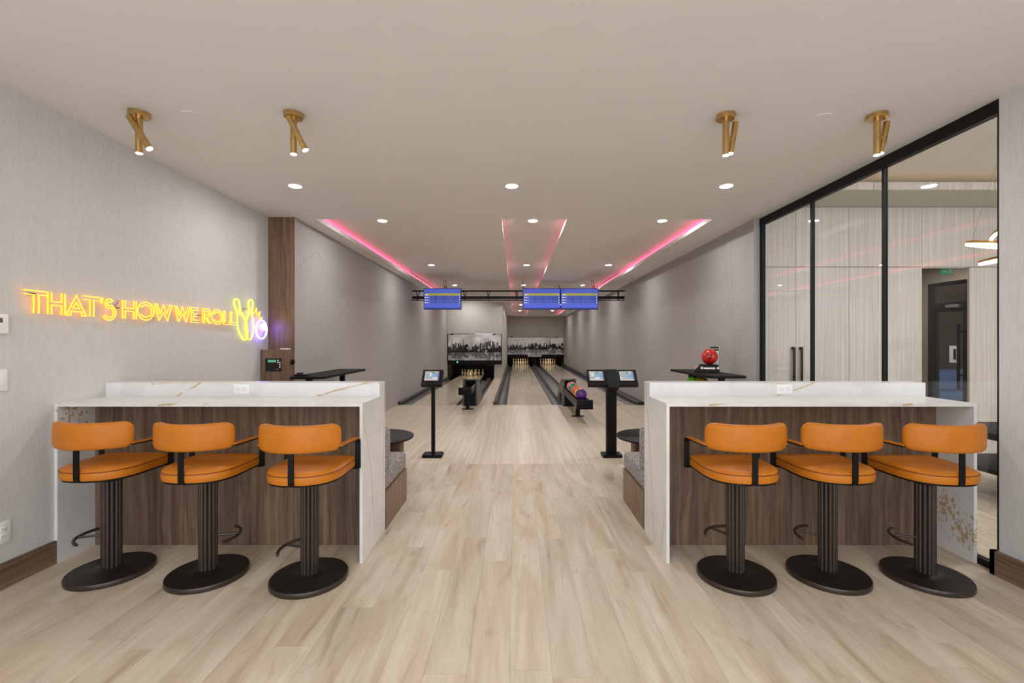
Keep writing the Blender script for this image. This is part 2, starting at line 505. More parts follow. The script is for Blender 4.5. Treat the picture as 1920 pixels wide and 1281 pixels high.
def tag(o, label=None, cat=None, group=None, kind=None):
    if label: o['label'] = label
    if cat: o['category'] = cat
    if group: o['group'] = group
    if kind: o['kind'] = kind
    return o
def thing(name, loc, label, cat, group=None, rz=0.0):
    o = bpy.data.objects.new(name, None); COL.objects.link(o)
    o.empty_display_size = 0.1
    o.location = loc; o.rotation_euler = (0, 0, rz)
    return tag(o, label, cat, group)
def struct(name, mb, mat, label, cat='wall'):
    o = mb.build(name, mat)
    return tag(o, label, cat, None, 'structure')
def copy_tree(o, parent=None):
    c = o.copy(); COL.objects.link(c)
    if parent is not None: c.parent = parent
    for ch in list(o.children): copy_tree(ch, c)
    return c
def text(body, size, loc, rot, mat, parent, name='lettering', bold=0.0, shear=0.0, extrude=0.001, align='CENTER', sx=1.0):
    cu = bpy.data.curves.new(name, 'FONT')
    cu.body = body; cu.size = size; cu.align_x = align; cu.align_y = 'CENTER'
    cu.offset = bold; cu.shear = shear; cu.extrude = extrude; cu.resolution_u = 3
    cu.materials.append(M[mat])
    o = bpy.data.objects.new(name, cu); COL.objects.link(o)
    me = bpy.data.meshes.new_from_object(o)
    bpy.data.objects.remove(o); bpy.data.curves.remove(cu)
    me.name = name
    o = bpy.data.objects.new(name, me); COL.objects.link(o)
    o.location = loc; o.rotation_euler = rot; o.scale = (sx, 1, 1)
    o.parent = parent
    return o
def rrect(x0, x1, y0, y1, r, seg=6):
    pts = []
    for cx, cy, a0 in ((x1 - r, y1 - r, 0), (x0 + r, y1 - r, 90), (x0 + r, y0 + r, 180), (x1 - r, y0 + r, 270)):
        for k in range(seg + 1):
            a = radians(a0 + 90 * k / seg)
            pts.append((cx + r * cos(a), cy + r * sin(a)))
    return pts
def arc(cx, cy, rx, ry, a0, a1, n=16):
    return [(cx + rx * cos(radians(a0 + (a1 - a0) * k / n)), cy + ry * sin(radians(a0 + (a1 - a0) * k / n))) for k in range(n + 1)]
def print_grid(name, w, h, nx, ny, fn, mat, parent, loc, rot=(0, 0, 0)):
    """a flat printed or lit sheet in the xz plane facing -y; fn(u, v) gives its linear colour"""
    vs = [((i / nx - 0.5) * w, 0, (j / ny - 0.5) * h) for j in range(ny + 1) for i in range(nx + 1)]
    fs = [(j * (nx + 1) + i, j * (nx + 1) + i + 1, (j + 1) * (nx + 1) + i + 1, (j + 1) * (nx + 1) + i) for j in range(ny) for i in range(nx)]
    me = bpy.data.meshes.new(name); me.from_pydata(vs, [], fs); me.update()
    at = me.color_attributes.new('print', 'FLOAT_COLOR', 'CORNER')
    buf = []
    for j in range(ny):
        for i in range(nx):
            c = fn((i + 0.5) / nx, (j + 0.5) / ny)
            buf += [c[0], c[1], c[2], 1.0] * 4
    at.data.foreach_set('color', buf)
    me.materials.append(M[mat])
    o = bpy.data.objects.new(name, me); COL.objects.link(o)
    o.parent = parent; o.location = loc; o.rotation_euler = rot
    return o

# ================================================================== SETTING
XL, XR = -3.10, 3.12           # bar area: left wall, glass line
LX, RX = -2.77, 3.03           # lane area walls
YB = -2.6                      # open rear of the room, behind the camera
Y1 = 5.81                      # where the trays start

# ---- floor with planks
fl = MB().box(XL - 0.1, XR + 0.05, YB, 0.5, -0.1, 0.0)
floor = struct('floor', fl, 'vinyl_far', 'light oak vinyl plank floor of the bar area', 'floor')
MB().box(XL - 0.1, XR + 0.05, 0.5, 5.53, -0.1, -0.007).build('subfloor', 'joint', floor)
plank_me = None
PW, PL = 0.192, 1.42
ncol = int((XR - XL) / PW) + 1
starts = RND.sample(range(ncol), ncol)
for i in range(ncol):
    x0 = XL + i * PW; x1 = min(XR, x0 + PW)
    y = 0.5 - (starts[i] * 0.377 % 1.0) * PL
    while y < 5.53:
        a, b = max(0.5, y), min(5.53, y + PL)
        y += PL
        if b - a < 0.05: continue
        g = 0.0004
        if plank_me is None:
            o = MB().box(-0.5, 0.5, -0.5, 0.5, -1, 0).build('plank', 'vinyl', floor)
            plank_me = o.data
        else:
            o = bpy.data.objects.new('plank', plank_me); COL.objects.link(o); o.parent = floor
        o.location = ((x0 + x1) / 2, (a + b) / 2, RND.uniform(-0.0004, 0.0))
        o.scale = (x1 - x0 - 2 * g, b - a - 2 * g, 0.007)

# ---- bowling approach and walkway
struct('approach_floor', MB().box(LX - 0.3, RX + 0.2, 5.532, 10.68, -0.1, 0.0), 'approach', 'pale maple strip approach in front of the lanes', 'floor')
struct('lane_walkway', MB().box(-0.876, -0.53, 10.682, 18.5, -0.1, 0.0), 'approach', 'pale maple walkway strip between the left lane and the middle lane', 'floor')
struct('lane_subfloor', MB().box(LX - 0.3, RX + 0.2, 10.69, 31, -0.32, -0.2), 'black_matte', 'dark subfloor underneath the bowling lanes', 'floor')

# ---- ceilings
ceil = struct('ceiling', MB().box(XL - 0.3, XR + 0.1, YB, Y1, CEIL, CEIL + 0.12), 'ceiling', 'off-white painted ceiling with recessed trays over the lanes', 'ceiling')
TZ, TZ2, YS, YP, YE = 3.19, 3.225, 11.26, 12.05, 27.6
trays = [(-2.55, -1.20), (-0.18, 0.66), (1.66, 2.515)]
edges = [LX - 0.2] + [e for t in trays for e in t] + [RX + 0.2]
lip = 0.055
for i in range(0, len(edges), 2):                           # soffits and the dropped panels between the trays
    a, b = edges[i], edges[i + 1]
    MB().box(a, b, Y1, YP, CEIL, CEIL + lip).box(a, b, YP, YE, CEIL + 0.035, CEIL + lip).build('soffit', 'ceiling', ceil)
    ra = a + (0.07 if i > 0 else 0); rb = b - (0.07 if i < 6 else 0)
    MB().box(ra, rb, Y1, YE, CEIL + lip, 3.32).build('cove_upstand', 'ceiling', ceil)
MB().box(LX - 0.2, RX + 0.2, YE, 31, CEIL, 3.3).build('soffit', 'ceiling', ceil)
for a, b in trays:
    MB().box(a - 0.08, b + 0.08, Y1, YS, TZ, 3.34).box(a - 0.08, b + 0.08, YS, YE, TZ2, 3.34).build('tray_ceiling', 'ceiling', ceil)
    MB().box(a - 0.08, b + 0.08, Y1 - 0.02, Y1, CEIL + lip, 3.34).build('tray_end', 'ceiling', ceil)
def led(x, s, mat, z0=3.106, z1=3.184):
    # s = +1 when the strip faces +x
    for ya, yb, dz in ((Y1 + 0.02, YS, 0.0), (YS + 0.03, YE, -0.006)):
        MB().box(min(x, x + s * 0.012), max(x, x + s * 0.012), ya, yb, z0 + dz * 0.2, z1 + dz).build('led_strip', mat, ceil)
led(-2.62, 1, 'pink_led'); led(2.585, -1, 'pink_led')
led(-0.25, 1, 'pink_led_soft'); led(0.73, -1, 'pink_led_soft')

# ---- walls
struct('wall_left', MB().box(XL - 0.15, XL, YB, 5.70, 0, CEIL), 'wall_vinyl', 'pale woven wallcovering on the wall behind the neon sign')
struct('wall_column', MB().box(XL - 0.15, LX, 5.70, 5.95, 0, CEIL), 'walnut_red', 'full height walnut column at the end of the neon wall', 'column')
struct('wall_lane_left', MB().box(LX - 0.15, LX, 5.951, 31, 0, CEIL).box(LX, LX + 0.002, 5.703, 5.951, 0, CEIL), 'wall_grey_l', 'grey wallpaper with thin crossing lines beside the short lane')
struct('wall_lane_right', MB().box(RX, RX + 0.12, 5.83, 31, 0, CEIL), 'wall_grey_r', 'grey wallpaper with thin crossing lines beyond the ball display')
struct('wall_right', MB().box(3.08, 3.26, YB, 2.90, 0, CEIL), 'wall_vinyl', 'pale woven wallcovering on the wall end beside the glass partition')
struct('baseboard_left', MB().box(XL, XL + 0.02, YB, 3.056, 0, 0.153), 'baseboard', 'walnut baseboard under the neon wall', 'baseboard')
struct('baseboard_right', MB().box(3.05, 3.08, YB, 2.93, 0, 0.153).box(3.05, 3.26, 2.90, 2.93, 0, 0.153), 'baseboard', 'walnut baseboard beside the glass partition', 'baseboard')
# box wall that closes the short lane, and the wall over the long lanes
pb = struct('wall_pin_box', MB().box(LX, -0.54, 18.5, 18.65, 1.80, 3.3).box(-0.87, -0.54, 18.5, 18.65, 0, 1.80).box(-0.66, -0.54, 18.65, 31, 0, 3.3), 'wall_paint', 'pale grey wall box that closes the short lane')
struct('wall_back', MB().box(-0.54, RX, 28.75, 28.9, 1.76, CEIL), 'wall_paint_dark', 'warm grey end wall above the two long lanes')

# ---- glass partition
gp = thing('window_1', (XR, 2.94, 0), 'full height glass partition in black frames beside the right counter', 'glass partition'); gp['kind'] = 'structure'
def gbox(name, mat, x0, x1, y0, y1, z0, z1):
    return MB().box(x0, x1, y0 - 2.94, y1 - 2.94, z0, z1).build(name, mat, gp)
gbox('head_rail', 'track', -0.02, 0.03, 2.90, 5.80, 2.96, CEIL)
gbox('sill_track', 'track', -0.02, 0.03, 2.905, 5.80, 0.0, 0.045)
for y, t in ((5.755, 0.07), (4.787, 0.026), (3.85, 0.024), (2.925, 0.02)):
    gbox('mullion', 'track', -0.015, 0.02, y - t / 2, y + t / 2, 0.045, 2.96)
for a, b in ((2.935, 3.838), (3.862, 4.774), (4.80, 5.72)):
    gbox('pane', 'glass', 0.002, 0.008, a, b, 0.045, 2.96)
gbox('end_jamb', 'wall_grey_r', -0.09, 0.02, 5.79, 5.83, 0, CEIL)

# ---- lounge behind the glass
LY = 5.95
struct('floor_lounge', MB().box(XR + 0.05, 12.0, YB, 12, -0.1, 0.0), 'vinyl_far', 'oak vinyl floor of the lounge behind the glass', 'floor')
lw = struct('wall_lounge', MB().box(3.16, 5.312, LY + 0.03, LY + 0.07, 0, 3.6).box(5.312, 5.93, LY + 0.03, LY + 0.07, 2.455, 3.6).box(5.99, 9.0, LY + 0.03, LY + 0.07, 0, 3.6), 'pale_wood', 'wall of pale ash panels seen through the glass')
def panel(x0, x1, z0, z1, handle=None):
    g = 0.0028
    o = MB().box(x0 + g, x1 - g, LY, LY + 0.028, z0 + g, z1 - g).build('wall_panel', 'pale_wood', lw)
    if handle is not None:
        MB().box(handle - 0.012, handle + 0.012, LY - 0.05, LY - 0.03, 0.80, 1.42).box(handle - 0.012, handle + 0.012, LY - 0.032, LY, 1.38, 1.42).box(handle - 0.012, handle + 0.012, LY - 0.032, LY, 0.80, 0.84).build('door_handle', 'black', o)
cols = [3.19, 3.66, 4.358, 5.312, 5.99, 6.8, 7.6]
for i in range(len(cols) - 1):
    panel(cols[i], cols[i + 1], 2.465, 3.248)
panel(3.19, 3.66, 0, 2.46, 3.615); panel(3.66, 4.358, 0, 2.46, 3.715); panel(4.358, 5.312, 0, 2.46)
panel(5.93, 6.8, 0, 2.46); panel(6.8, 7.6, 0, 2.46)
sf = struct('soffit_lounge', MB().box(3.16, 9, 5.30, LY + 0.03, 3.25, 3.30), 'wall_paint', 'pale soffit with a warm light line over the lounge panels', 'soffit')
for a, b in ((3.2, 4.15), (4.15, 5.55), (5.55, 6.95), (6.95, 8.4)):
    MB().box(a + .004, b - .004, 5.27, 5.30, 3.25, 3.337).build('wall_panel', 'pale_wood', sf)
MB().box(3.2, 8.5, 5.40, 5.42, 3.31, 3.345).build('led_strip', 'warm_led', sf)
struct('ceiling_lounge', MB().box(XR + 0.04, 12, YB, LY + 0.07, 3.46, 3.55).box(XR + 0.0, XR + 0.05, 2.9, 5.83, CEIL, 3.5), 'ceiling', 'off-white lounge ceiling seen through the glass', 'ceiling')
struct('wall_lounge_right', MB().box(9.0, 9.12, YB, LY, 0, 3.55), 'wall_paint', 'far side wall of the lounge behind the glass')
# corridor with the glazed door
struct('wall_corridor', MB().box(5.2, 7.0, 8.0, 8.1, 0, 2.75).box(5.2, 5.29, LY + 0.07, 8.0, 0, 2.75), 'taupe_wall', 'taupe corridor wall behind the opening in the panels')
struct('ceiling_corridor', MB().box(5.2, 12, LY + 0.07, 12, 2.75, 2.85), 'taupe_wall', 'taupe corridor ceiling behind the panel opening', 'ceiling')
struct('wall_lobby', MB().box(5.2, 12, 11.9, 12, 0, 2.75).box(11.9, 12, LY + 0.07, 12, 0, 2.75), 'dark_wall', 'dark lobby wall seen through the glazed door')
dr = thing('door_1', (7.0, 6.5, 0), 'black framed glazed door in the corridor behind the panels', 'door'); dr['kind'] = 'structure'
DY0, DY1 = 0.47, 1.23
MB().box(0, 0.05, DY1 - 0.09, DY1, 0, 2.46).box(0, 0.05, DY0, DY0 + 0.09, 0, 2.46).box(0, 0.05, DY0, DY1, 2.40, 2.46).box(0, 0.05, DY0, DY1, 2.04, 2.12).build('door_frame', 'track', dr)
lf = MB().box(0.005, 0.045, DY1 - 0.16, DY1 - 0.09, 0, 2.04).box(0.005, 0.045, DY0 + 0.09, DY0 + 0.16, 0, 2.04).box(0.005, 0.045, DY0 + .09, DY1 - .09, 0, 0.1).box(0.005, 0.045, DY0 + .09, DY1 - .09, 1.97, 2.04).build('door_leaf', 'track', dr)
MB().box(0.02, 0.026, DY0 + 0.16, DY1 - 0.16, 0.1, 1.97).build('pane', 'glass', lf)
MB().box(0.02, 0.026, DY0 + 0.09, DY1 - 0.09, 2.12, 2.40).build('pane', 'glass', dr)
MB().box(-0.06, -0.03, 0.635, 0.665, 0.75, 1.76).box(-0.04, 0.01, 0.57, 0.66, 0.95, 0.98).box(-0.04, 0.01, 0.57, 0.66, 1.63, 1.66).build('pull_handle', 'black', dr)
nt = MB().box(0.012, 0.018, 0.70, 0.86, 1.15, 1.42).build('notice', 'white_plastic', dr)
MB().box(0.008, 0.012, 0.745, 0.79, 1.20, 1.37).build('notice_print', 'dark_ink', nt)
MB().rbox(-0.06, 0.0, 0.64, 0.86, 2.03, 2.08, 0.008, 2).build('door_closer', 'grey_plastic', dr)
struct('wall_door_return', MB().box(7.0, 7.1, DY1 + 6.5, 8.0, 0, 2.75).box(7.0, 7.1, LY + 0.07, 6.5 + DY0, 0, 2.75).box(7.0, 7.1, 6.5 + DY0, 6.5 + DY1, 2.46, 2.75), 'taupe_wall', 'taupe corridor wall round the glazed door')

# ================================================================== BAR COUNTERS
def counter(x0, x1, mat, label, seams, outlet_x):
    """waterfall counter from x0 (left) to x1 (right), Y 3.056 to 3.58"""
    T = 0.021; ya, yb, yr = 3.056, 3.58, 3.44
    t = thing('bar_counter', ((x0 + x1) / 2, ya, 0), label, 'counter', 'white waterfall bar counters')
    ox, oy = (x0 + x1) / 2, ya
    def B(m, name, mt): return m.build(name, mt, t, None)
    def bx(xa, xb, y0, y1, z0, z1): return MB().box(xa - ox, xb - ox, y0 - oy, y1 - oy, z0, z1)
    B(bx(x0, x1, ya, yr, 1.053, 1.074), 'counter_top', mat)
    for a, b in ((x0, x0 + T), (x1 - T, x1)):
        inner = (a if a > x0 else b)
        m = bx(a, b, ya, yr, 0, 1.053)
        m.box(a - ox, b - ox, yr - oy, yb - oy, 0, 1.053)
        B(m, 'side_panel', mat)
    B(bx(x0, x1, yr, yb, 1.053, 1.178), 'riser', mat)
    xs = [x0 + T] + seams + [x1 - T]
    for a, b in zip(xs[:-1], xs[1:]):
        B(bx(a + 0.001, b - 0.001, 3.33, 3.35, 0.0, 1.053), 'back_panel', 'walnut')
    B(bx(x0 + T, x1 - T, 3.352, yb - 0.005, 0.0, 1.053), 'carcass', 'walnut')
    # outlet set in the riser
    o = MB().rbox(outlet_x - ox - 0.059, outlet_x - ox + 0.059, yr - oy - 0.006, yr - oy, 1.093, 1.168, 0.003, 2).build('outlet', 'white_plastic', t)
    for s in (-1, 1):
        cx = outlet_x - ox + s * 0.026
        q = MB().rbox(cx - 0.02, cx + 0.02, yr - oy - 0.009, yr - oy - 0.005, 1.113, 1.148, 0.0015, 1)
        q.build('socket', 'white_plastic', o)
        q = MB()
        for dx, dz in ((-0.008, 0.007), (-0.008, -0.007), (0.009, 0.0)):
            q.box(cx + dx - 0.004, cx + dx + 0.004, yr - oy - 0.0105, yr - oy - 0.008, 1.13 + dz - 0.0016, 1.13 + dz + 0.0016)
        q.build('slot', 'grey_ink', o)
    return t
counter(XL + 0.001, -1.028, 'quartz_l', 'white gold-veined quartz bar counter against the neon sign wall', [-2.16, -1.62], -2.07)
counter(1.012, XR - 0.022, 'quartz_r', 'white gold-veined quartz bar counter against the glass partition', [2.02], 2.03)

# ================================================================== BAR STOOLS
def build_stool(name, loc, label):
    t = thing(name, loc, label, 'stool', 'orange bar stools at the counters')
    MB().lathe([(0.0, 0.0), (0.222, 0.0), (0.222, 0.030), (0.12, 0.032), (0.075, 0.037), (0.056, 0.047), (0.0, 0.047)], seg=56).build('base', 'bronze_base', t)
    n_ = 64
    MB().loft([[(r * cos(2 * pi * k / n_), r * sin(2 * pi * k / n_), z) for k in range(n_)] for r, z in ((0.2225, 0.0), (0.2275, 0.0), (0.229, 0.003), (0.229, 0.027), (0.2265, 0.031), (0.2225, 0.031), (0.2225, 0.0))], False, False).build('base_rim', 'bronze', t)
    # fluted column
    nrib = 12; seg = nrib * 8
    def ring(z, k=1.0):
        out = []
        for i in range(seg):
            a = 2 * pi * i / seg
            r = (0.0425 + 0.0115 * abs(sin(a * nrib / 2)) ** 0.6) * k
            out.append((r * cos(a), r * sin(a), z))
        return out
    MB().loft([ring(0.036), ring(0.64)]).build('column', 'bronze', t)
    # seat
    def outline(k=1.0, n=36):
        pts = []
        hw, yf, yb, rc = 0.22, 0.232, 0.232, 0.05
        for j in range(n + 1):                              # rounded rear
            a = pi + pi * j / n
            c, s_ = cos(a), sin(a)
            e = 2 / 2.5
            pts.append((math.copysign(abs(c) ** e, c) * hw, math.copysign(abs(s_) ** e, s_) * yb))
        for j in range(7):
            a = radians(0 + 90 * j / 6); pts.append((hw - rc + rc * cos(a), yf - rc + rc * sin(a)))
        for j in range(7):
            a = radians(90 + 90 * j / 6); pts.append((-hw + rc + rc * cos(a), yf - rc + rc * sin(a)))
        return pts
    ol = outline()
    def lay(d, z):
        out = []
        for x, y in ol:
            v = Vector((x, y)); L = v.length
            v = v * max(0, (L - d) / L)
            out.append((v.x, v.y, z))
        return out
    seat = MB().loft([lay(.012, .653), lay(.003, .657), lay(0.0, .668), lay(0.0, .700), lay(.003, .7055), lay(0.002, .709), lay(.006, .716), lay(.02, .7235), lay(.05, .729), lay(.11, .732), lay(.17, .733)]).build('seat', 'leather', t)
    MB().tube([Vector(p) for p in lay(-0.0005, .7055)], 0.0028, 5, True, True).build('piping', 'piping', seat)
    MB().prism([(x * 0.96, y * 0.96) for x, y in ol], 0.645, 0.653).cyl((0, 0, 0.60), (0, 0, 0.645), 0.06, 0.085, 20).build('seat_plate', 'black', t)
    # curved backrest
    R = 0.287; half = 0.272; Hh = 0.080; T = 0.029; rc = 0.052; re = 0.03; yc = 0.062; zc = 0.921
    rings = []
    st = [-half + re * (1 - cos(pi / 2 * k / 6)) * 0.999 for k in range(0, 7)]
    st = [-half] + [-half + rc * (1 - cos(pi / 2 * k / 8)) for k in range(1, 9)]
    mid = [(-half + rc) + (2 * half - 2 * rc) * k / 18 for k in range(1, 18)]
    st = st + mid + [-s for s in reversed(st)]
    for s in st:
        d = max(0, rc - (half - abs(s)))
        hh = Hh - rc + sqrt(max(0, rc * rc - d * d))
        d2 = max(0, re - (half - abs(s)))
        tt = max(0.006, T - re + sqrt(max(0, re * re - d2 * d2)))
        tt = max(0.006, min(T, T * (0.25 + 0.75 * sqrt(max(0, 1 - (max(0, abs(s) - half + re) / re) ** 2)))))
        th = s / R
        prof = []
        for k in range(20):
            a = 2 * pi * k / 20; c, q = cos(a), sin(a)
            prof.append((math.copysign(abs(c) ** 0.5, c) * tt, math.copysign(abs(q) ** 0.42, q) * hh))
        ring_ = []
        for dn, dz in prof:
            rr = R + dn
            ring_.append((rr * sin(th), yc - rr * cos(th), zc + dz))
        rings.append(ring_)
    MB().loft(rings).build('backrest', 'leather', t)
    # rear support bar
    MB().ribbon([(-0.06, 0.649), (-0.218, 0.649), (-0.234, 0.656), (-0.2375, 0.68), (-0.237, 0.80), (-0.236, 0.87)], 0.033, 0.007, 0.0).build('back_support', 'black', t)
    # armrests
    for s in (-1, 1):
        x = s * 0.237
        path = [(-0.128, 0.858), (0.160, 0.846)] + [(0.160 + 0.03 * sin(radians(a)), 0.816 + 0.03 * cos(radians(a))) for a in (20, 40, 60, 80, 90)] + [(0.191, 0.672), ]
        ar = MB().ribbon(path, 0.034, 0.008, x)
        ar.box(min(x + s * 0.017, s * 0.15), max(x + s * 0.017, s * 0.15), 0.165, 0.197, 0.645, 0.653).box(x - 0.017, x + 0.017, 0.186, 0.196, 0.645, 0.675)
        a_ = ar.build('armrest', 'black', t)
        MB().ribbon([(-0.128, 0.866), (0.145, 0.8545), (0.172, 0.848)], 0.033, 0.008, x).build('arm_pad', 'leather', a_)
    # footrest: rod and bowed bar, pointing along +x
    ang = [radians(a) for a in range(-48, 49, 8)]
    bow = [(0.178 * cos(a), 0.178 * sin(a), 0.25) for a in ang]
    MB().tube([(0.045, 0, 0.25), (0.178, 0, 0.25)], 0.0075, 8).tube(bow, 0.0095, 8).build('footrest', 'bronze', t)
    return t
stools = [
    (-2.606, 2.935, 200, 'tan orange bar stool nearest the neon sign wall'),
    (-1.960, 2.900, 17, 'tan orange bar stool in the middle of the counter under the neon sign'),
    (-1.292, 2.852, 165, 'tan orange bar stool at the aisle end of the neon wall counter'),
    (1.391, 2.880, 123, 'tan orange bar stool at the aisle end of the counter by the glass'),
    (1.980, 2.890, 142, 'tan orange bar stool in the middle at the counter by the glass'),
    (2.578, 2.865, 162, 'tan orange bar stool nearest the glass partition'),
]
proto = None
for x, y, a, lab in stools:
    if proto is None:
        st_ = proto = build_stool('bar_stool', (x, y, 0), lab)
    else:
        st_ = copy_tree(proto); st_.location = (x, y, 0); st_['label'] = lab
    for ch in st_.children:
        if ch.name.startswith('footrest'):
            ch.rotation_euler = (0, 0, radians(a))
            if a == 165: ch.location = (0, 0, -0.055)

# ================================================================== BOOTHS AND ROUND TABLES
def booth(x0, x1, label):
    t = thing('booth_seat', ((x0 + x1) / 2, 3.60, 0), label, 'sofa', 'grey booth seats behind the counters')
    w2 = (x1 - x0) / 2
    n = 4
    for k in range(n):
        a = -w2 + 2 * w2 * k / n; b = -w2 + 2 * w2 * (k + 1) / n
    MB().box(-w2, w2, 0.0, 0.69, 0, 0.30).build('base', 'walnut_booth', t)
    m = MB().rbox(-w2 + 0.002, w2 - 0.002, 0.0, 0.70, 0.30, 0.455, 0.035, 4)
    m.build('seat_cushion', 'booth_fabric', t)
    MB().rbox(-w2 + 0.002, w2 - 0.002, 0.0, 0.17, 0.45, 0.79, 0.04, 4).build('back_cushion', 'booth_fabric', t)
booth(-2.74, -1.028, 'grey tweed booth seat behind the neon wall counter')
booth(1.012, 2.95, 'grey tweed booth seat behind the counter by the glass')
def round_table(x, y, label, bx0, bx1):
    t = thing('round_table', (x, y, 0), label, 'table', 'low round black tables')
    MB().lathe([(0, .475), (0.38, .475), (0.40, .480), (0.405, .488), (0.405, .497), (0.40, .50), (0, .50)], seg=56).build('tabletop', 'black', t)
    MB().rbox(bx0, bx1, -0.09, 0.09, 0.0, 0.475, 0.006, 2).build('pedestal', 'brown_box', t)
round_table(-1.48, 4.76, 'low round black table by the neon side booth', -0.26, 0.29)
round_table(1.47, 4.78, 'low round black table by the glass side booth', -0.24, 0.26)

# ================================================================== NEON SIGN
ns = thing('neon_sign', (XL, 2.82, 1.67), 'yellow neon sign reading THAT\'S HOW WE ROLL with pins and violet ball', 'neon sign')
LH = 0.143
def letter_strokes(ch, w):
    """double line letters in a box w wide and 1 high (units of the letter height)"""
    s = 0.17
    if ch == 'T':
        c = w / 2
        return [[(0, 1), (w, 1)], [(0.02, 1 - s), (c - s / 2, 1 - s), (c - s / 2, 0)], [(w - 0.02, 1 - s), (c + s / 2 + .05, 1 - s), (c + s / 2 + .05, 0)]]
    if ch == 'H':
        return [[(0, 0), (0, 1)], [(w, 0), (w, 1)], [(s, 1), (s, .58), (w - s, .58), (w - s, 1)], [(s, 0), (s, .42), (w - s, .42), (w - s, 0)]]
    if ch == 'A':
        c = w / 2
        return [[(0, 0), (c, 1), (w, 0)], [(c - .17, .36), (c, .66), (c + .17, .36), (c - .17, .36)], [(s * 1.3, 0), (c - .26, .2), (c + .26, .2), (w - s * 1.3, 0)], [(0, 0), (s * 1.3, 0)], [(w, 0), (w - s * 1.3, 0)]]
    if ch == "'":
        return [[(w * .3, 1), (w * .3, .72)], [(w * .8, 1), (w * .6, .72)]]
    if ch == 'S':
        def S_(r):
            top = arc(w * .52, .72, .26 + r, .26 + r, 35, 245, 12)
            bot = arc(w * .48, .27, .27 - r, .27 - r, 75, -150, 12)
            return top + bot
        return [S_(0.0), S_(-0.14)]
    if ch == 'O':
        return [arc(w / 2, .5, w / 2, .52, 0, 360, 28), arc(w / 2, .5, w / 2 - s, .52 - s, -150, 150, 20)]
    if ch == 'W':
        q = w / 4
        return [[(0, 1), (q * 1.05, 0), (w / 2, .52), (w - q * 1.05, 0), (w, 1)], [(s, 1), (q * 1.25, .38)], [(s * 1.1, 1), (q * 1.3, .42), (w / 2, .98), (w - q * 1.3, .42), (w - s * 1.1, 1)]]
    if ch == 'E':
        return [[(w, 1), (0, 1), (0, 0), (w, 0)], [(w, 1 - s), (s, 1 - s), (s, .58), (w * .9, .58)], [(w, s), (s, s), (s, .42), (w * .9, .42)]]
    if ch == 'R':
        a = arc(w - .3, .72, .28, .28, 90, -90, 10)
        b = arc(w - .32, .72, .13, .13, 90, -90, 8)
        return [[(0, 0), (0, 1)] + a + [(w * .45, .44), (w, 0)], [(s, 0), (s, .85)] + b + [(s * 1.2, .58)], [(s * 1.1, .42), (w - s, 0)]]
    if ch == 'L':
        return [[(0, 1), (0, 0), (w, 0)], [(s, 1), (s, s), (w, s)]]
    return []
word = [('T', 2.833, 2.972), ('H', 2.978, 3.092), ('A', 3.10, 3.244), ('T', 3.222, 3.345), ("'", 3.350, 3.380), ('S', 3.372, 3.486), ('H', 3.545, 3.672), ('O', 3.688, 3.852),
        ('W', 3.856, 4.055), ('W', 4.082, 4.281), ('E', 4.295, 4.392), ('R', 4.452, 4.570), ('O', 4.585, 4.756), ('L', 4.772, 4.856), ('L', 4.880, 4.968)]
def neon_part(name, strokes, mat, side_mat, r=0.0040, dx=0.038):
    """strokes in (y, z) relative to the sign's origin"""
    m = MB(); b = MB()
    for stn in strokes:
        closed = False
        m.tube([(dx, y, z) for y, z in stn], r, 6)
        b.tube([(dx - 0.013, y, z) for y, z in stn], r * 0.8, 5)
    o = m.build(name, mat, ns)
    b.build('tube_backing', side_mat, o)
    return o
for ch, a, b in word:
    wd = (b - a) / LH
    neon_part('letter', [[(a - 2.82 + x * LH, z * LH) for x, z in st] for st in letter_strokes(ch, wd)], 'neon_yellow', 'neon_orange')
def pin_outline(top, bot, wscale=1.0):
    """closed pin outline between two points (y, z)"""
    t = Vector(top); b = Vector(bot); ax = (b - t); L = ax.length; ax.normalize(); nx = Vector((-ax.y, ax.x))
    prof = [(0, 0), (.015, .045), (.06, .085), (.12, .095), (.19, .078), (.26, .058), (.32, .062), (.42, .10), (.55, .15), (.66, .168), (.78, .155), (.90, .115), (.97, .08), (1.0, .04)]
    right = [t + ax * L * s + nx * w_ * L * wscale for s, w_ in prof]
    left = [t + ax * L * s - nx * w_ * L * wscale for s, w_ in prof]
    pts = right + [t + ax * L] + left[::-1]
    return [(p.x, p.y) for p in pts]
def rel(y, z): return (y - 2.82, z - 1.67)
p1 = pin_outline(rel(4.985, 1.958), rel(5.170, 1.512), 1.05)
p2 = pin_outline(rel(5.275, 1.978), rel(5.235, 1.510), 1.0)
def inner(pts, k=0.72):
    cx = sum(p[0] for p in pts) / len(pts); cz = sum(p[1] for p in pts) / len(pts)
    return [(cx + (p[0] - cx) * k, cz + (p[1] - cz) * k) for p in pts]
neon_part('neon_pin', [p1, [rel(5.02, 1.83), rel(5.09, 1.81)], [rel(5.02, 1.80), rel(5.09, 1.785)]], 'neon_lemon', 'neon_lemon', 0.0045)
neon_part('neon_pin', [p2, [rel(5.23, 1.83), rel(5.31, 1.83)], [rel(5.225, 1.80), rel(5.305, 1.80)]], 'neon_lemon', 'neon_lemon', 0.0045)
neon_part('neon_ball', [[(y, z) for y, z in arc(5.478 - 2.82, 1.634 - 1.67, .113, .112, 0, 360, 32)]] +
          [[(y, z) for y, z in arc(cy - 2.82, cz - 1.67, .017, .02, 0, 360, 10)] for cy, cz in ((5.478, 1.668), (5.525, 1.69), (5.53, 1.645))], 'neon_violet', 'neon_violet_side', 0.0048, 0.045)
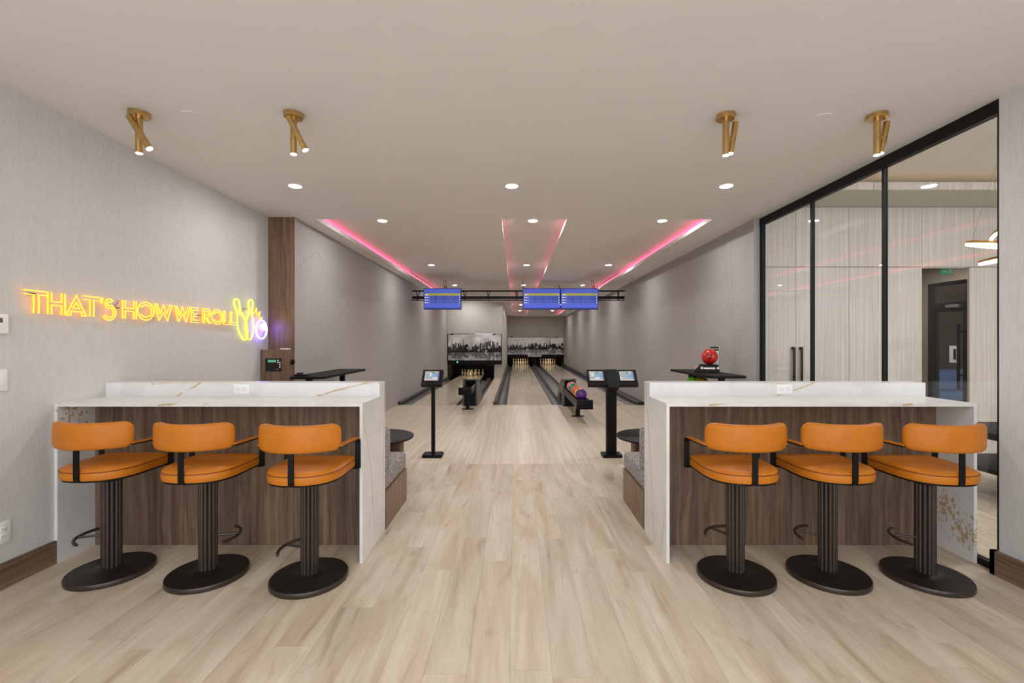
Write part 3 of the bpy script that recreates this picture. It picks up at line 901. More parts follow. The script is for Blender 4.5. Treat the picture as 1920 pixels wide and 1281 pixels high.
neon_part('neon_burst', [[rel(5.335, 1.82), rel(5.375, 1.885), rel(5.39, 1.79), rel(5.455, 1.85), rel(5.425, 1.755), rel(5.50, 1.785), rel(5.46, 1.735)]], 'neon_yellow', 'neon_orange', 0.005)
for y, z in ((2.90, 1.795), (3.52, 1.75), (4.43, 1.745), (5.18, 1.86), (3.855, 1.69), (4.86, 1.70)):
    MB().box(0.0, 0.03, y - 2.82 - 0.012, y - 2.82 + 0.012, z - 1.67 - 0.004, z - 1.67 + 0.004).build('wall_clip', 'grey_plastic', ns)
mm = MB()
mm.tube([(0.008, 3.49 - 2.82, 0.07), (0.012, 3.505 - 2.82, 0.095), (0.008, 3.53 - 2.82, 0.115), (0.008, 3.545 - 2.82, 0.14)], 0.0025, 5)
mm.build('cord', 'grey_plastic', ns)

# ================================================================== WALL DEVICES, CABINET
t = thing('thermostat', (XL, 2.735, 1.595), 'white thermostat at the near end of the neon wall', 'thermostat')
MB().rbox(0, 0.022, -0.08, 0.032, -0.06, 0.06, 0.008, 3).build('body', 'white_plastic', t)
MB().box(0.021, 0.0235, -0.06, -0.005, 0.008, 0.036).build('display', 'grey_plastic', t)
t = thing('light_switch', (XL, 2.735, 1.257), 'white light switch plate under the thermostat', 'switch')
MB().rbox(0, 0.008, -0.036, 0.036, -0.066, 0.066, 0.003, 2).build('plate', 'white_plastic', t)
MB().rbox(0.006, 0.013, -0.017, 0.017, -0.034, 0.034, 0.002, 2).build('rocker', 'white_plastic', t)
t = thing('wall_outlet', (XL, 2.745, 0.335), 'white wall outlet low beside the counter end', 'outlet')
MB().rbox(0, 0.008, -0.048, 0.045, -0.066, 0.066, 0.003, 2).build('plate', 'white_plastic', t)
for z in (-0.022, 0.022):
    o = MB().rbox(0.006, 0.011, -0.018, 0.018, z - 0.016, z + 0.016, 0.002, 2).build('socket', 'white_plastic', t)
    MB().box(0.0105, 0.0115, -0.008, -0.005, z - 0.006, z + 0.006).box(0.0105, 0.0115, 0.005, 0.008, z - 0.006, z + 0.006).build('slot', 'grey_ink', o)

cb = thing('control_cabinet', (-2.93, 5.61, 0), 'walnut cabinet with a black keypad in front of the column', 'cabinet')
MB().box(-0.165, 0.16, -0.09, 0.09, 0, 1.392).build('body', 'walnut_red', cb)
kp = MB().box(-0.105, 0.088, -0.097, -0.09, 1.13, 1.285).build('keypad', 'black_gloss', cb)
MB().box(-0.072, 0.028, -0.099, -0.097, 1.238, 1.268).build('display', 'lcd_green', kp)
q = MB()
for x, z in ((0.05, 1.262), (0.05, 1.236), (0.073, 1.236), (0.073, 1.208), (0.073, 1.18)):
    q.cyl((x, -0.101, z), (x, -0.097, z), 0.009, None, 12)
q.build('button', 'white_plastic', kp)
MB().cyl((0.055, -0.112, 1.155), (0.055, -0.097, 1.155), 0.011, None, 14).box(0.008, 0.055, -0.112, -0.106, 1.151, 1.159).build('key', 'grey_plastic', kp)
MB().cyl((0.16, 0.02, 1.235), (0.185, 0.02, 1.235), 0.03, None, 18).build('knob', 'black', cb)
t = tag(MB().box(-0.05, 0.05, -0.035, 0.035, 0, 0.014).build('paper_stack', 'white_plastic', None, (-2.84, 5.61, 1.392)), 'small stack of white paper on the walnut cabinet', 'paper')

# ================================================================== BLACK BAR TABLES BY THE LANE WALLS
def lane_table(x0, x1, y0, y1, z, label, legs, shelf=None):
    ox, oy = (x0 + x1) / 2, (y0 + y1) / 2
    t = thing('bar_table', (ox, oy, 0), label, 'table', 'tall narrow black tables by the lane walls')
    MB().prism(rrect(x0 - ox, x1 - ox, y0 - oy, y1 - oy, 0.07), z - 0.028, z).build('tabletop', 'black', t)
    for lx, ly in legs:
        m = MB().box(lx - ox - 0.03, lx - ox + 0.03, ly - oy - 0.03, ly - oy + 0.03, 0.012, z - 0.028)
        m.box(lx - ox - 0.19, lx - ox + 0.12, ly - oy - 0.05, ly - oy + 0.05, 0, 0.012)
        m.build('leg', 'black', t)
    if shelf is not None:
        MB().box(x0 - ox + .04, x0 - ox + .36, legs[0][1] - oy + 0.03, legs[1][1] - oy - 0.03, shelf - 0.02, shelf).box(x0 - ox + .04, x0 - ox + .06, legs[0][1] - oy + 0.03, legs[1][1] - oy - 0.03, shelf, shelf + 0.05).box(x0 - ox + .34, x0 - ox + .36, legs[0][1] - oy + 0.03, legs[1][1] - oy - 0.03, shelf, shelf + 0.05).build('lower_shelf', 'black', t)
    return t
lane_table(-2.71, -2.29, 5.40, 7.0, 1.07, 'tall narrow black table beside the walnut cabinet', [(-2.50, 5.51), (-2.50, 6.56)])
lane_table(2.36, 2.84, 5.55, 7.0, 1.066, 'tall narrow black table under the red ball display', [(2.545, 5.63), (2.545, 6.60)], 0.795)
t = thing('card_reader', (-2.62, 5.55, 1.07), 'black handheld device lying on the table beside the cabinet', 'device')
MB().rbox(-0.07, 0.07, -0.04, 0.04, 0, 0.022, 0.006, 2).build('body', 'black_gloss', t)
MB().rbox(-0.045, 0.02, -0.025, 0.03, 0.02, 0.04, 0.006, 2).build('cradle', 'black_matte', t)
MB().tube([(0.06, 0.0, 0.02), (0.08, -0.01, 0.012), (0.1, 0.0, 0.006), (0.105, 0.03, 0.006)], 0.005, 6).build('cord', 'black_matte', t)

def ball(name, loc, r, mat, label, cat='bowling ball', group=None, hole_dir=(0, -0.6, 0.8)):
    t = thing(name, loc, label, cat, group)
    bm = bmesh.new(); bmesh.ops.create_uvsphere(bm, u_segments=32, v_segments=18, radius=r)
    m = MB(); bm.verts.index_update()
    m.add([v.co.copy() for v in bm.verts], [[v.index for v in f.verts] for f in bm.faces], True); bm.free()
    m.build('shell', mat, t)
    h = MB()
    d = Vector(hole_dir).normalized(); u = d.orthogonal().normalized(); v = d.cross(u)
    for a, b in ((-0.14, 0.12), (0.14, 0.12), (0.0, -0.28)):
        p = (d + u * a + v * b).normalized()
        h.cyl(p * (r - 0.004), p * (r + 0.0006), r * 0.11, None, 10)
    h.build('finger_hole', 'black_matte', t)
    return t
# display stand with the red ball
ds = thing('ball_display_stand', (2.655, 6.30, 1.066), 'black display stand with Brunswick lettering and tall card', 'display stand', None, radians(-22))
MB().loft([[(-0.17, -0.13, 0), (0.15, -0.13, 0), (0.15, 0.17, 0), (-0.17, 0.17, 0)], [(-0.17, -0.13, 0.025), (0.15, -0.13, 0.025), (0.15, 0.17, 0.025), (-0.17, 0.17, 0.025)], [(-0.10, -0.085, 0.105), (0.135, -0.085, 0.105), (0.135, 0.15, 0.105), (-0.10, 0.15, 0.105)]], smooth=False).build('plinth', 'black', ds)
text('Brunswick', 0.043, (0.002, -0.1165, 0.062), (radians(61), 0, 0), 'white_ink', ds, bold=0.0022, extrude=0.0015, sx=1.0)
MB().box(-0.012, 0.012, -0.0005, 0.0005, -0.014, 0.014).build('label_badge', 'white_ink', ds, (0.128, -0.111, 0.064)).rotation_euler = (radians(-29), 0, 0)
MB().box(-0.001, 0.001, -0.085, 0.085, -0.032, 0.032).build('price_card', 'white_plastic', ds, (-0.139, 0.01, 0.066)).rotation_euler = (0, radians(41), 0)
cd = MB().prism(rrect(-0.055, 0.055, 0, 0.24, 0.008, 3), -0.004, 0.0, 'y').build('card', 'white_plastic', ds, (0.088, 0.11, 0.105))
MB().prism(rrect(-0.056, 0.056, 0.19, 0.245, 0.01, 3), -0.006, 0.001, 'y').build('card_header', 'black_matte', cd)
text('Brunswick', 0.024, (0, -0.0075, 0.217), (pi / 2, 0, 0), 'white_ink', cd, bold=0.0006, extrude=0.0005)
M['ball_red'] = m_ball('red_swirl_ball', S(150, 12, 12), S(226, 44, 36))
ball('bowling_ball', (2.675, 6.28, 1.171 + 0.1095), 0.108, 'ball_red', 'glossy red swirled bowling ball on the black display stand', hole_dir=(-0.35, -0.9, 0.1))
M['ball_lime'] = m_ball('lime_ball', S(76, 178, 30), S(128, 220, 60))
M['ball_olive'] = m_ball('olive_ball', S(150, 140, 20), S(186, 176, 40))
ball('bowling_ball', (2.532, 6.45, 0.795 + 0.109), 0.108, 'ball_lime', 'lime green ball under the display table, farther of the two')
ball('bowling_ball', (2.532, 6.22, 0.795 + 0.109), 0.108, 'ball_olive', 'olive yellow ball under the display table, nearer of the two')

# ================================================================== TOUCH SCREEN KIOSKS
def vnoise(seed):
    r = random.Random(seed); tab = [[r.random() for _ in range(64)] for _ in range(64)]
    def f(x, y):
        xi, yi = int(math.floor(x)), int(math.floor(y)); fx, fy = x - xi, y - yi
        fx = fx * fx * (3 - 2 * fx); fy = fy * fy * (3 - 2 * fy)
        g = lambda a, b: tab[a % 64][b % 64]
        return (g(xi, yi) * (1 - fx) + g(xi + 1, yi) * fx) * (1 - fy) + (g(xi, yi + 1) * (1 - fx) + g(xi + 1, yi + 1) * fx) * fy
    return f
VN = vnoise(3)
def touch_fn(seed):
    def f(u, v):
        if u > 0.90: return (0.05, 0.04, 0.07) if int(v * 12) % 2 else (0.16, 0.14, 0.16)
        if v < 0.14: return (0.42, 0.38, 0.36)
        n = VN(u * 5 + seed, v * 4)
        base = Vector((0.42, 0.50, 0.55)).lerp(Vector((0.20, 0.40, 0.78)), min(1, max(0, (u - 0.35) * 1.6)))
        if v > 0.82: base = Vector((0.55, 0.54, 0.50))
        if n > 0.72: base = Vector((0.8, 0.82, 0.85))
        if (u - 0.55) ** 2 + (v - 0.85) ** 2 < 0.012: base = Vector((0.15, 0.38, 0.25))
        return tuple(base * 0.62)
    return f
def kiosk(x, y, label, pole_w, pole_d, wide, screens):
    t = thing('touch_kiosk', (x, y, 0), label, 'kiosk', 'black touch screen kiosks')
    MB().prism(rrect(-0.125, 0.125, -0.09, 0.12, 0.02, 3), 0, 0.035).build('base', 'black', t)
    MB().rbox(-pole_w / 2, pole_w / 2, -pole_d / 2 + 0.03, pole_d / 2 + 0.03, 0.035, 0.99, 0.004, 1).build('pole', 'black', t)
    h = thing('x', (0, 0, 0), None, None); h.name = 'screen_head'
    h.parent = t; h.location = (0, -0.02, 1.015); h.rotation_euler = (radians(-40), 0, 0)
    hd = MB().rbox(-wide / 2, wide / 2, -0.025, 0.035, -0.122, 0.122, 0.006, 2).build('housing', 'black', h)
    for cx in screens:
        MB().box(cx - 0.112, cx + 0.112, -0.028, -0.0245, -0.075, 0.105).build('bezel', 'black_gloss', h)
        print_grid('screen', 0.19, 0.145, 24, 18, touch_fn(cx * 7 + x), 'screen', h, (cx - 0.004, -0.0285, 0.018))
    if len(screens) > 1:
        MB().box(-0.066, 0.066, -0.03, 0.04, -0.16, 0.123).build('spine', 'black', h)
    return t
kiosk(-1.075, 5.90, 'slim black kiosk with a single touch screen', 0.046, 0.046, 0.265, [0.0])
kiosk(1.243, 5.90, 'broad black kiosk with two touch screens', 0.126, 0.09, 0.64, [-0.196, 0.196])

# ================================================================== OVERHEAD TRUSS AND MONITORS
TY = 11.98
tr = thing('monitor_truss', (0.05, TY, 2.58), 'long black truss hung across the lanes holding the monitors', 'truss')
def tb(name, x0, x1, dy, z0, z1, d): return MB().box(x0 - 0.05, x1 - 0.05, dy - d / 2, dy + d / 2, z0 - 2.58, z1 - 2.58).build(name, 'black', tr)
tb('top_rail', -2.75, 2.92, 0.10, 2.828, 2.85, 0.03); tb('top_rail', -2.70, 2.84, -0.05, 2.795, 2.815, 0.03)
tb('main_rail', -2.72, 2.86, 0.0, 2.608, 2.680, 0.06)
tb('lower_rail', -2.74, 2.87, 0.0, 2.565, 2.588, 0.03)
for x in (-2.58, -1.34, -0.72, 0.02, 0.9, 1.8, 2.70):
    m = MB()
    for s in (-1, 1):
        m.tube([(x - 0.05 + s * 0.035, 0.10 if s > 0 else -0.05, 0.24), (x - 0.05 + s * 0.006, 0.0, 0.09)], 0.011, 6)
    m.box(x - 0.065, x - 0.035, -0.012, 0.012, 0.0, 0.05)
    m.build('brace', 'black', tr)
for x, n in ((-1.87, 2), (0.21, 1), (1.15, 1), (2.02, 2)):
    for k in range(n):
        xx = x - 0.05 + k * 0.045
        MB().cyl((xx, -0.02 + 0.03 * k, 0.2), (xx - 0.02, 0.02, 3.12 - 2.58 if abs(x - 1.15) > .1 else 3.01 - 2.58), 0.006, None, 6).tube([(xx, -0.02, 0.36), (xx + 0.012, -0.02, 0.33), (xx, -0.02, 0.30), (xx - 0.012, -0.02, 0.33), (xx, -0.02, 0.36)], 0.005, 5).build('hanger', 'black', tr)

def score_fn(u, v):
    blue = Vector((0.085, 0.125, 0.60))
    base = blue * (0.85 + 0.35 * (1 - abs(v - 0.9) * 3) if v > 0.78 else 0.95 if v > 0.25 else 1.15)
    if v < 0.06: base = blue * 0.55
    if 0.655 < v < 0.775:
        if 0.04 < u < 0.97: return (0.38, 0.42, 0.055)
    if 0.27 < v <= 0.64:
        row = (v - 0.27) / 0.123
        fr = row - math.floor(row)
        base = blue * 0.72
        if fr < 0.14: base = Vector((0.14, 0.22, 0.68))
        if u > 0.17 and u < 0.9:
            g = (u - 0.17) / 0.073; g -= math.floor(g)
            if g < 0.14: base = Vector((0.11, 0.17, 0.62))
    return tuple(base)
def monitor(x0, x1, label, num):
    cx = (x0 + x1) / 2; z = 2.593
    t = thing('score_monitor', (cx, 11.80, z), label, 'monitor', 'blue bowling score monitors')
    wd, ht = x1 - x0, 0.553
    MB().rbox(-wd / 2, wd / 2, -0.02, 0.035, -ht / 2, ht / 2, 0.006, 1).build('housing', 'black', t)
    sc = print_grid('screen', wd - 0.022, ht - 0.024, 72, 44, score_fn, 'screen', t, (0, -0.0215, 0.0))
    for k in range(4):
        zz = (0.715 - 0.5) * ht - k * 0.0675 - (0.012 if k else 0.012)
        text('Player %d' % (k + 1), 0.036, (-wd / 2 + 0.03, -0.024, zz), (pi / 2, 0, 0), 'screen_white', t, extrude=0.0006, align='LEFT', bold=0.0006)
        text('0', 0.04, (wd / 2 - 0.04, -0.024, zz), (pi / 2, 0, 0), 'screen_white', t, extrude=0.0006, bold=0.0012)
    if num:
        text(num, 0.075, (-wd / 2 + 0.06, -0.024, 0.225), (pi / 2, 0, 0), 'dark_ink', t, extrude=0.0006, bold=0.001)
    MB().box(-0.12, 0.12, 0.035, 0.12, -0.06, 0.10).build('bracket', 'black', t)
monitor(-2.385, -1.412, 'blue score monitor hanging over the short lane', None)
monitor(0.185, 1.157, 'blue score monitor headed 1 over the middle lane', '1')
monitor(1.163, 2.135, 'blue score monitor headed 2 over the outer lane', '2')

# ================================================================== LANES
YF = 10.68
def lane(x0, x1, y1, label):
    t = thing('bowling_lane', ((x0 + x1) / 2, YF, 0), label, 'lane', 'glossy maple bowling lanes')
    w2 = (x1 - x0) / 2
    MB().box(-w2, w2, 0.004, y1 - YF, -0.2, 0.0).build('lane_bed', 'lane', t)
    return t
lane(-2.46, -1.40, 20.65, 'short glossy maple lane beside the grey wallpaper')
lane(-0.215, 0.847, 30.0, 'long glossy maple lane in the middle of the room')
lane(1.55, 2.61, 30.0, 'long glossy maple lane along the far right wall')
def gutter(x0, x1, y1, label, chans, caps, cz=0.05, cy=0.005):
    cx = (x0 + x1) / 2
    t = thing('lane_gutter', (cx, YF, 0), label, 'gutter', 'dark grey lane gutters')
    for a, b in chans:
        n = 10; rings = []
        for y in (0.005, y1 - YF):
            pts = []
            for k in range(n + 1):
                an = pi + pi * k / n
                pts.append(((a + b) / 2 - cx + (b - a) / 2 * cos(an), y, -0.008 + 0.085 * sin(an)))
            pts += [(b - cx, y, -0.12), (a - cx, y, -0.12)]
            rings.append(pts)
        MB().loft(rings).build('channel', 'rubber', t)
    for a, b in caps:
        MB().loft([[(a - cx, y, -0.19), (b - cx, y, -0.19), (b - cx, y, cz - 0.015), (b - cx - 0.015, y, cz), (a - cx + 0.015, y, cz), (a - cx, y, cz - 0.015)] for y in (cy, y1 - YF)], smooth=False).build('cap', 'gutter_cap', t)
gutter(LX, -2.46, 18.39, 'dark gutter between the short lane and the grey wallpaper', [(-2.70, -2.462)], [(LX + 0.002, -2.70)], 0.07)
gutter(-1.40, -0.876, 18.38, 'dark double gutter between the short lane and the walkway', [(-1.398, -1.17), (-1.0, -0.90)], [(-1.17, -1.0), (-0.90, -0.878)], 0.02, 1.5)
gutter(-0.53, -0.215, 28.49, 'dark gutter between the walkway and the middle lane', [(-0.45, -0.217)], [(-0.528, -0.45)], 0.07)
gutter(0.847, 1.55, 28.49, 'dark double gutter between the two long lanes', [(0.849, 1.08), (1.32, 1.548)], [(1.08, 1.32)], 0.02, 1.5)
gutter(2.61, RX, 28.49, 'dark gutter along the far right wall', [(2.612, 2.86)], [(2.86, RX - 0.002)], 0.07)

# ---- ball returns
def ball_return(cx, wd, yfront, yleg, zlo, zhi, yh, label, hood_w):
    t = thing('ball_return', (cx, yh, 0), label, 'ball return', 'dark ball returns at the lane heads')
    a, b = -wd / 2, wd / 2
    # hood: two fins, a front plate, tapered sides
    hw = hood_w / 2
    for s in (-1, 1):
        x = s * hw
        x0, x1 = (x, x + 0.035) if s < 0 else (x - 0.035, x)
        poly = [(-0.0, 0), (1.55, 0), (1.45, 0.10), (0.95, 0.42), (0.35, 0.62), (0.0, 0.63)]
        MB().prism(poly, x0, x1, 'x').build('hood_side', 'grey_plastic', t)
    MB().box(-hw + 0.035, hw - 0.035, 0.01, 0.03, 0, 0.40).build('hood_front', 'black', t)
    MB().loft([[(-hw + 0.036, y, z), (hw - 0.036, y, z), (hw - 0.036, y, z - 0.03), (-hw + 0.036, y, z - 0.03)] for y, z in ((0.30, 0.60), (0.95, 0.41), (1.45, 0.10))], smooth=False).build('hood_top', 'grey_plastic', t)
    MB().box(-hw - 0.012, -hw - 0.001, 0.35, 0.75, 0.05, 0.25).build('hood_port', 'black_matte', t)
    # rail
    y0 = yfront - yh
    for s in (-1, 1):
        x = s * wd / 2
        x0, x1 = (x, x + 0.025) if s < 0 else (x - 0.025, x)
        MB().box(x0, x1, y0 + 0.03, 0.009, zlo + 0.01, zhi - 0.03).build('rail_side', 'bronze_base', t)
    MB().box(a + 0.025, b - 0.025, y0 + 0.03, 0.009, zlo + 0.02, zlo + 0.05).build('tray', 'black_gloss', t)
    MB().rbox(a - 0.012, b + 0.012, y0, y0 + 0.035, zlo, zhi, 0.008, 2).build('end_bumper', 'black', t)
    for xx in (a + 0.07, b - 0.07):
        MB().cyl((xx, y0 + 0.035, zhi - 0.06), (xx, 0.008, zhi - 0.06), 0.012, None, 8).build('ball_rod', 'black_gloss', t)
    yl = yleg - yh
    MB().box(-0.04, 0.04, yl - 0.03, yl + 0.03, 0.012, zlo + 0.02).box(-0.125, 0.125, yl - 0.06, yl + 0.06, 0, 0.012).build('leg', 'black', t)
    return t
ball_return(1.235, 0.27, 8.12, 9.06, 0.275, 0.445, 10.44, 'dark ball return loaded with coloured balls by the outer lane', 0.30)
ball_return(-1.055, 0.25, 9.45, 9.99, 0.375, 0.53, 10.50, 'dark empty ball return at the head of the short lane', 0.34)
M['ball_purple'] = m_ball('purple_ball', S(62, 22, 100), S(96, 44, 140))
M['ball_yellow'] = m_ball('yellow_ball', S(226, 150, 40), S(240, 196, 80))
M['ball_rose'] = m_ball('rose_red_ball', S(206, 36, 70), S(236, 84, 100))
M['ball_green'] = m_ball('green_ball', S(20, 130, 70), S(60, 190, 110))
M['ball_pinkred'] = m_ball('coral_ball', S(226, 70, 60), S(244, 120, 96))
M['ball_lilac'] = m_ball('lilac_ball', S(190, 120, 170), S(220, 160, 190))
M['ball_salmon'] = m_ball('salmon_ball', S(232, 122, 96), S(242, 150, 130))
M['ball_mint'] = m_ball('teal_ball', S(18, 96, 80), S(40, 150, 120))
bz = 0.445 - 0.06 + 0.0932
for k, (mt, lab) in enumerate((('ball_purple', 'purple bowling ball at the front of the ball return'), ('ball_yellow', 'yellow orange bowling ball just behind the purple one'),
                               ('ball_rose', 'rose red bowling ball behind the yellow one on the ball return'), ('ball_pinkred', 'coral bowling ball between the rose and green ones'),
                               ('ball_green', 'bright green bowling ball on the ball return'), ('ball_mint', 'dark teal bowling ball behind the bright green one'),
                               ('ball_lilac', 'lilac pink bowling ball near the ball return hood'), ('ball_salmon', 'salmon bowling ball against the ball return hood'))):
    ball('bowling_ball', (1.235, 8.58 + k * 0.2165, bz + 0.01), 0.108, mt, lab, group='balls on the ball return', hole_dir=(-0.2, -0.55, 0.8))

# ---- masking units, pits
def skyline(seed, nx=120, gain=1.0):
    r = random.Random(seed); n1 = vnoise(seed + 9)
    def row(lo, hi, dark, p):
        out = []
        while len(out) < nx:
            wd = r.choice((1, 1, 2, 2, 3, 4)); u = len(out) / nx
            env = 0.6 + 0.55 * abs(sin(u * 5.2 + seed)) + 0.35 * u
            h = r.uniform(lo, hi) * env
            if r.random() < p * 0.45: h *= 1.5; wd = min(wd, 2)
            if r.random() < 0.12: h *= 0.3
            out += [(h, r.uniform(*dark))] * wd
        return out[:nx]
    far = row(0.12, 0.30, (0.08, 0.30), 0.10); near = row(0.07, 0.30, (0.005, 0.03), 0.16)
    bok = [(r.random(), r.uniform(0.03, 0.62), r.uniform(0.015, 0.05), r.uniform(0.45, 0.75)) for _ in range(26)]
    def f(u, v):
        k = min(nx - 1, int(u * nx)); hz = 0.34
        (hf, cf), (hn, cn) = far[k], near[k]
        fade = max(0.0, 0.35 - u) * 0.25
        if v > hz:
            c = 0.44 + 0.42 * n1(u * 7, v * 5) + 0.10 * n1(u * 21, v * 15)
            d = v - hz
            if d < hf: c = cf + fade
            if d < hn: c = cn + fade * 0.6 + (0.10 if n1(u * 120, v * 90) > 0.86 else 0)
        else:
            d = hz - v
            c = 0.22 + 0.50 * n1(u * 9 + 3, v * 6) * (0.4 + d * 2.2)
            if d < hf * 0.9: c = c * 0.45 + cf * 0.3
            if d < hn * 0.9: c = cn + 0.05 + 0.14 * n1(u * 34, v * 46)
            if d < 0.02: c = 0.012
        for bu, bv, br, ba in bok:
            q = ((u - bu) * 2.3) ** 2 + (v - bv) ** 2
            if q < br * br * 1.6: c = c * 0.45 + ba * 0.5
        c = max(0.006, min(0.9, c * gain))
        return (c, c * 0.985, c * 0.97)
    return f
def masking(x0, x1, y, ztop, zlow, zband, depth, label, seed, gain, pit_x1=None):
    cx = (x0 + x1) / 2; wd = x1 - x0
    t = thing('masking_unit', (cx, y, 0), label, 'masking unit', 'black and white skyline masking units')
    pn = MB().box(-wd / 2, wd / 2, 0.0, 0.04, zlow, ztop).build('panel', 'black', t)
    print_grid('skyline_print', wd - 0.06, ztop - zlow - 0.03, 160, 64, skyline(seed, 160, gain), 'print', t, (0, -0.003, (ztop + zlow) / 2))
    MB().box(-wd / 2, wd / 2, -0.02, 0.06, zband, zlow - 0.002).build('sensor_band', 'black', t)
    px = wd / 2 if pit_x1 is None else pit_x1 - cx
    m = MB().box(-wd / 2, -wd / 2 + 0.03, 0.07, depth, -0.198, zlow).box(px - 0.03, px, 0.07, depth, -0.198, zlow).box(-wd / 2, px, depth, depth + 0.05, -0.198, zlow).box(-wd / 2, px, 0.07, depth, zlow, zlow + 0.03)
    m.build('pit', 'black_matte', t)
    for dx in (-0.42, 0.36):
        MB().box(dx * wd - 0.06, dx * wd + 0.06, -0.012, 0.0, ztop - 0.03, ztop + 0.015).build('panel_clip', 'black', t)
    return t
mk = masking(LX + 0.01, -0.56, 18.42, 1.79, 0.712, 0.565, 2.6, 'skyline masking unit above the pit of the short lane', 4, 1.0, -0.88)
MB().cyl((-0.70, -0.03, 0.66), (-0.70, -0.02, 0.66), 0.03, None, 12).build('status_light', 'green_led', mk)
MB().box(0.45, 0.80, 0.25, 0.27, 0.50, 0.525).build('sweep_bar', 'grey_plastic', mk)
MB().box(-0.68, 0.2, 0.62, 0.66, 0.63, 0.66).build('pin_lamp', 'pin_lamp', mk)
mk2 = masking(-0.53, RX - 0.01, 28.52, 1.757, 0.655, 0.455, 2.3, 'skyline masking unit above the pits of the two long lanes', 8, 1.3)  # gain lifts this print's colours to make up for the dimmer light here
text('Brunswick', 0.205, (-0.06, -0.024, 0.60), (pi / 2, 0, 0), 'white_ink', mk2, bold=0.008, extrude=0.003)
for lx, k in ((-0.70, 'red_led'), (1.25, 'red_led')):
    MB().cyl((lx, -0.03, 0.60), (lx, -0.02, 0.60), 0.022, None, 10).build('status_light', k, mk2)
for lx in (0.316 - 1.245, 2.08 - 1.245):
    MB().box(lx - 0.45, lx + 0.45, 0.22, 0.26, 0.60, 0.63).build('pin_lamp', 'pin_lamp', mk2)
MB().box(-0.10, 0.10, 0.10, 2.2, -0.198, 0.46).build('kickback', 'black_matte', mk2)

# ---- pins
PIN = [(0.0, 0), (.0258, 0), (.0275, .004), (.0360, .019), (.0452, .057), (.0565, .095), (.0605, .114), (.0595, .136), (.0520, .171), (.0400, .206), (.0300, .231), (.0235, .254), (.0228, .267), (.0248, .286), (.0300, .318), (.0325, .343), (.0310, .360), (.0240, .374), (.0120, .380), (0.0, .381)]
def pin_mesh(k, ks):
    return MB().lathe([(r * k, z * ks) for r, z in PIN], seg=20)
rows = [(1, 0, 0)]
def pins(cx, y0, lane_name, k, ks, group):
    names = {(0, 0): 'head pin'}
    first = None
    for r in range(4):
        for c in range(r + 1):
            x = cx + (c - r / 2) * 0.3048; y = y0 + r * 0.264
            rowname = ('front row head pin', 'second row', 'third row', 'back row')[r]
            if r == 0: lab = 'white bowling pin on the %s, front row head pin' % lane_name
            else:
                posn = {1: ('left one', 'right one'), 2: ('left one', 'middle one', 'right one'), 3: ('leftmost', 'second from the left', 'second from the right', 'rightmost')}[r][c]
                lab = 'white bowling pin on the %s, %s, %s' % (lane_name, rowname, posn)
            if first is None:
                first = o = pin_mesh(k, ks).build('bowling_pin', 'pin')
                for z in (0.262, 0.285):
                    rr = (0.0232 if z < .27 else .0251) * k
                    MB().lathe([(rr, (z - .005) * ks), (rr + .0006, (z - .004) * ks), (rr + .0008, (z + .004) * ks), (rr, (z + .005) * ks)], seg=16).build('stripe', 'pin_red', o)
            else:
                o = copy_tree(first)
            o.location = (x, y, 0)
            tag(o, lab, 'bowling pin', group)
pins(-1.93, 19.60, 'short lane', 0.95, 0.68, 'small pins on the short lane')
pins(0.316, 28.97, 'middle long lane', 1.0, 1.0, 'pins on the middle lane')
pins(2.08, 28.97, 'outer long lane', 1.0, 1.0, 'pins on the outer lane')

# ================================================================== CEILING FITTINGS
def downlight(x, y, z, label, glow='downlight'):
    t = thing('downlight', (x, y, z), label, 'downlight', 'round recessed downlights')
    n = 28; r0, r1 = 0.058, 0.072
    MB().loft([[(r * cos(2 * pi * k / n), r * sin(2 * pi * k / n), zz) for k in range(n)] for r, zz in ((r0, -0.002), (r0 + .002, -0.006), (r1 - .002, -0.006), (r1, 0.0))], False, False).build('trim_ring', 'white_plastic', t)
    MB().lathe([(0, -0.0045), (r0, -0.0045), (r0, -0.001), (0, -0.001)], seg=n).build('lens', glow, t)
for x, lab in ((-2.21, 'round recessed downlight in the front row, nearest the neon wall'), (-0.04, 'round recessed downlight in the middle of the front row'), (2.11, 'round recessed downlight in the front row, nearest the glass')):
    downlight(x, 4.56, CEIL, lab)
for x, nm in ((-1.875, 'tray over the short lane'), (0.24, 'middle ceiling tray'), (2.06, 'tray along the right wall')):
    for y, od in ((6.40, 'first'), (10.10, 'second'), (14.0, 'third'), (17.7, 'fourth'), (21.4, 'fifth'), (25.6, 'last')):
        if nm.startswith('tray over') and y > 18: continue
        downlight(x, y, TZ if y < YS else TZ2, 'round recessed downlight in the %s, %s from the front' % (nm, od) if od != 'last' else 'round recessed downlight in the %s, farthest of all' % nm, 'lane_downlight')
def spotlight(x, y, tip, label):
    """brass canopy, an upright tube and a tilted tube; tip = (dx, dy) lean of the tilted tube's lower end"""
    t = thing('ceiling_spotlight', (x, y, CEIL), label, 'ceiling light', 'brass twin tube ceiling lights')
    MB().lathe([(0, -0.030), (0.060, -0.030), (0.064, -0.026), (0.064, 0), (0, 0)], seg=36).build('canopy', 'brass', t)
    def tube_(p0, p1, r):
        o = MB().cyl(p0, p1, r, None, 20).build('tube', 'brass', t)
        a, b = Vector(p0), Vector(p1); d = (b - a).normalized()
        MB().cyl(b - d * 0.004, b + d * 0.002, r * 0.88, None, 18).build('lens', 'spot', o)
    tube_((0.0, 0.0, -0.028), (0.0, 0.0, -0.278), 0.0215)
    (ax, ay, az), (bx, by, bz_) = tip
    tube_((ax, ay, az), (bx, by, bz_), 0.0205)
    mx, my, mz = (ax + bx) / 2, (ay + by) / 2, (az + bz_) / 2
    MB().cyl((0, 0, mz), (mx, my, mz), 0.008, None, 10).build('pivot', 'brass', t)
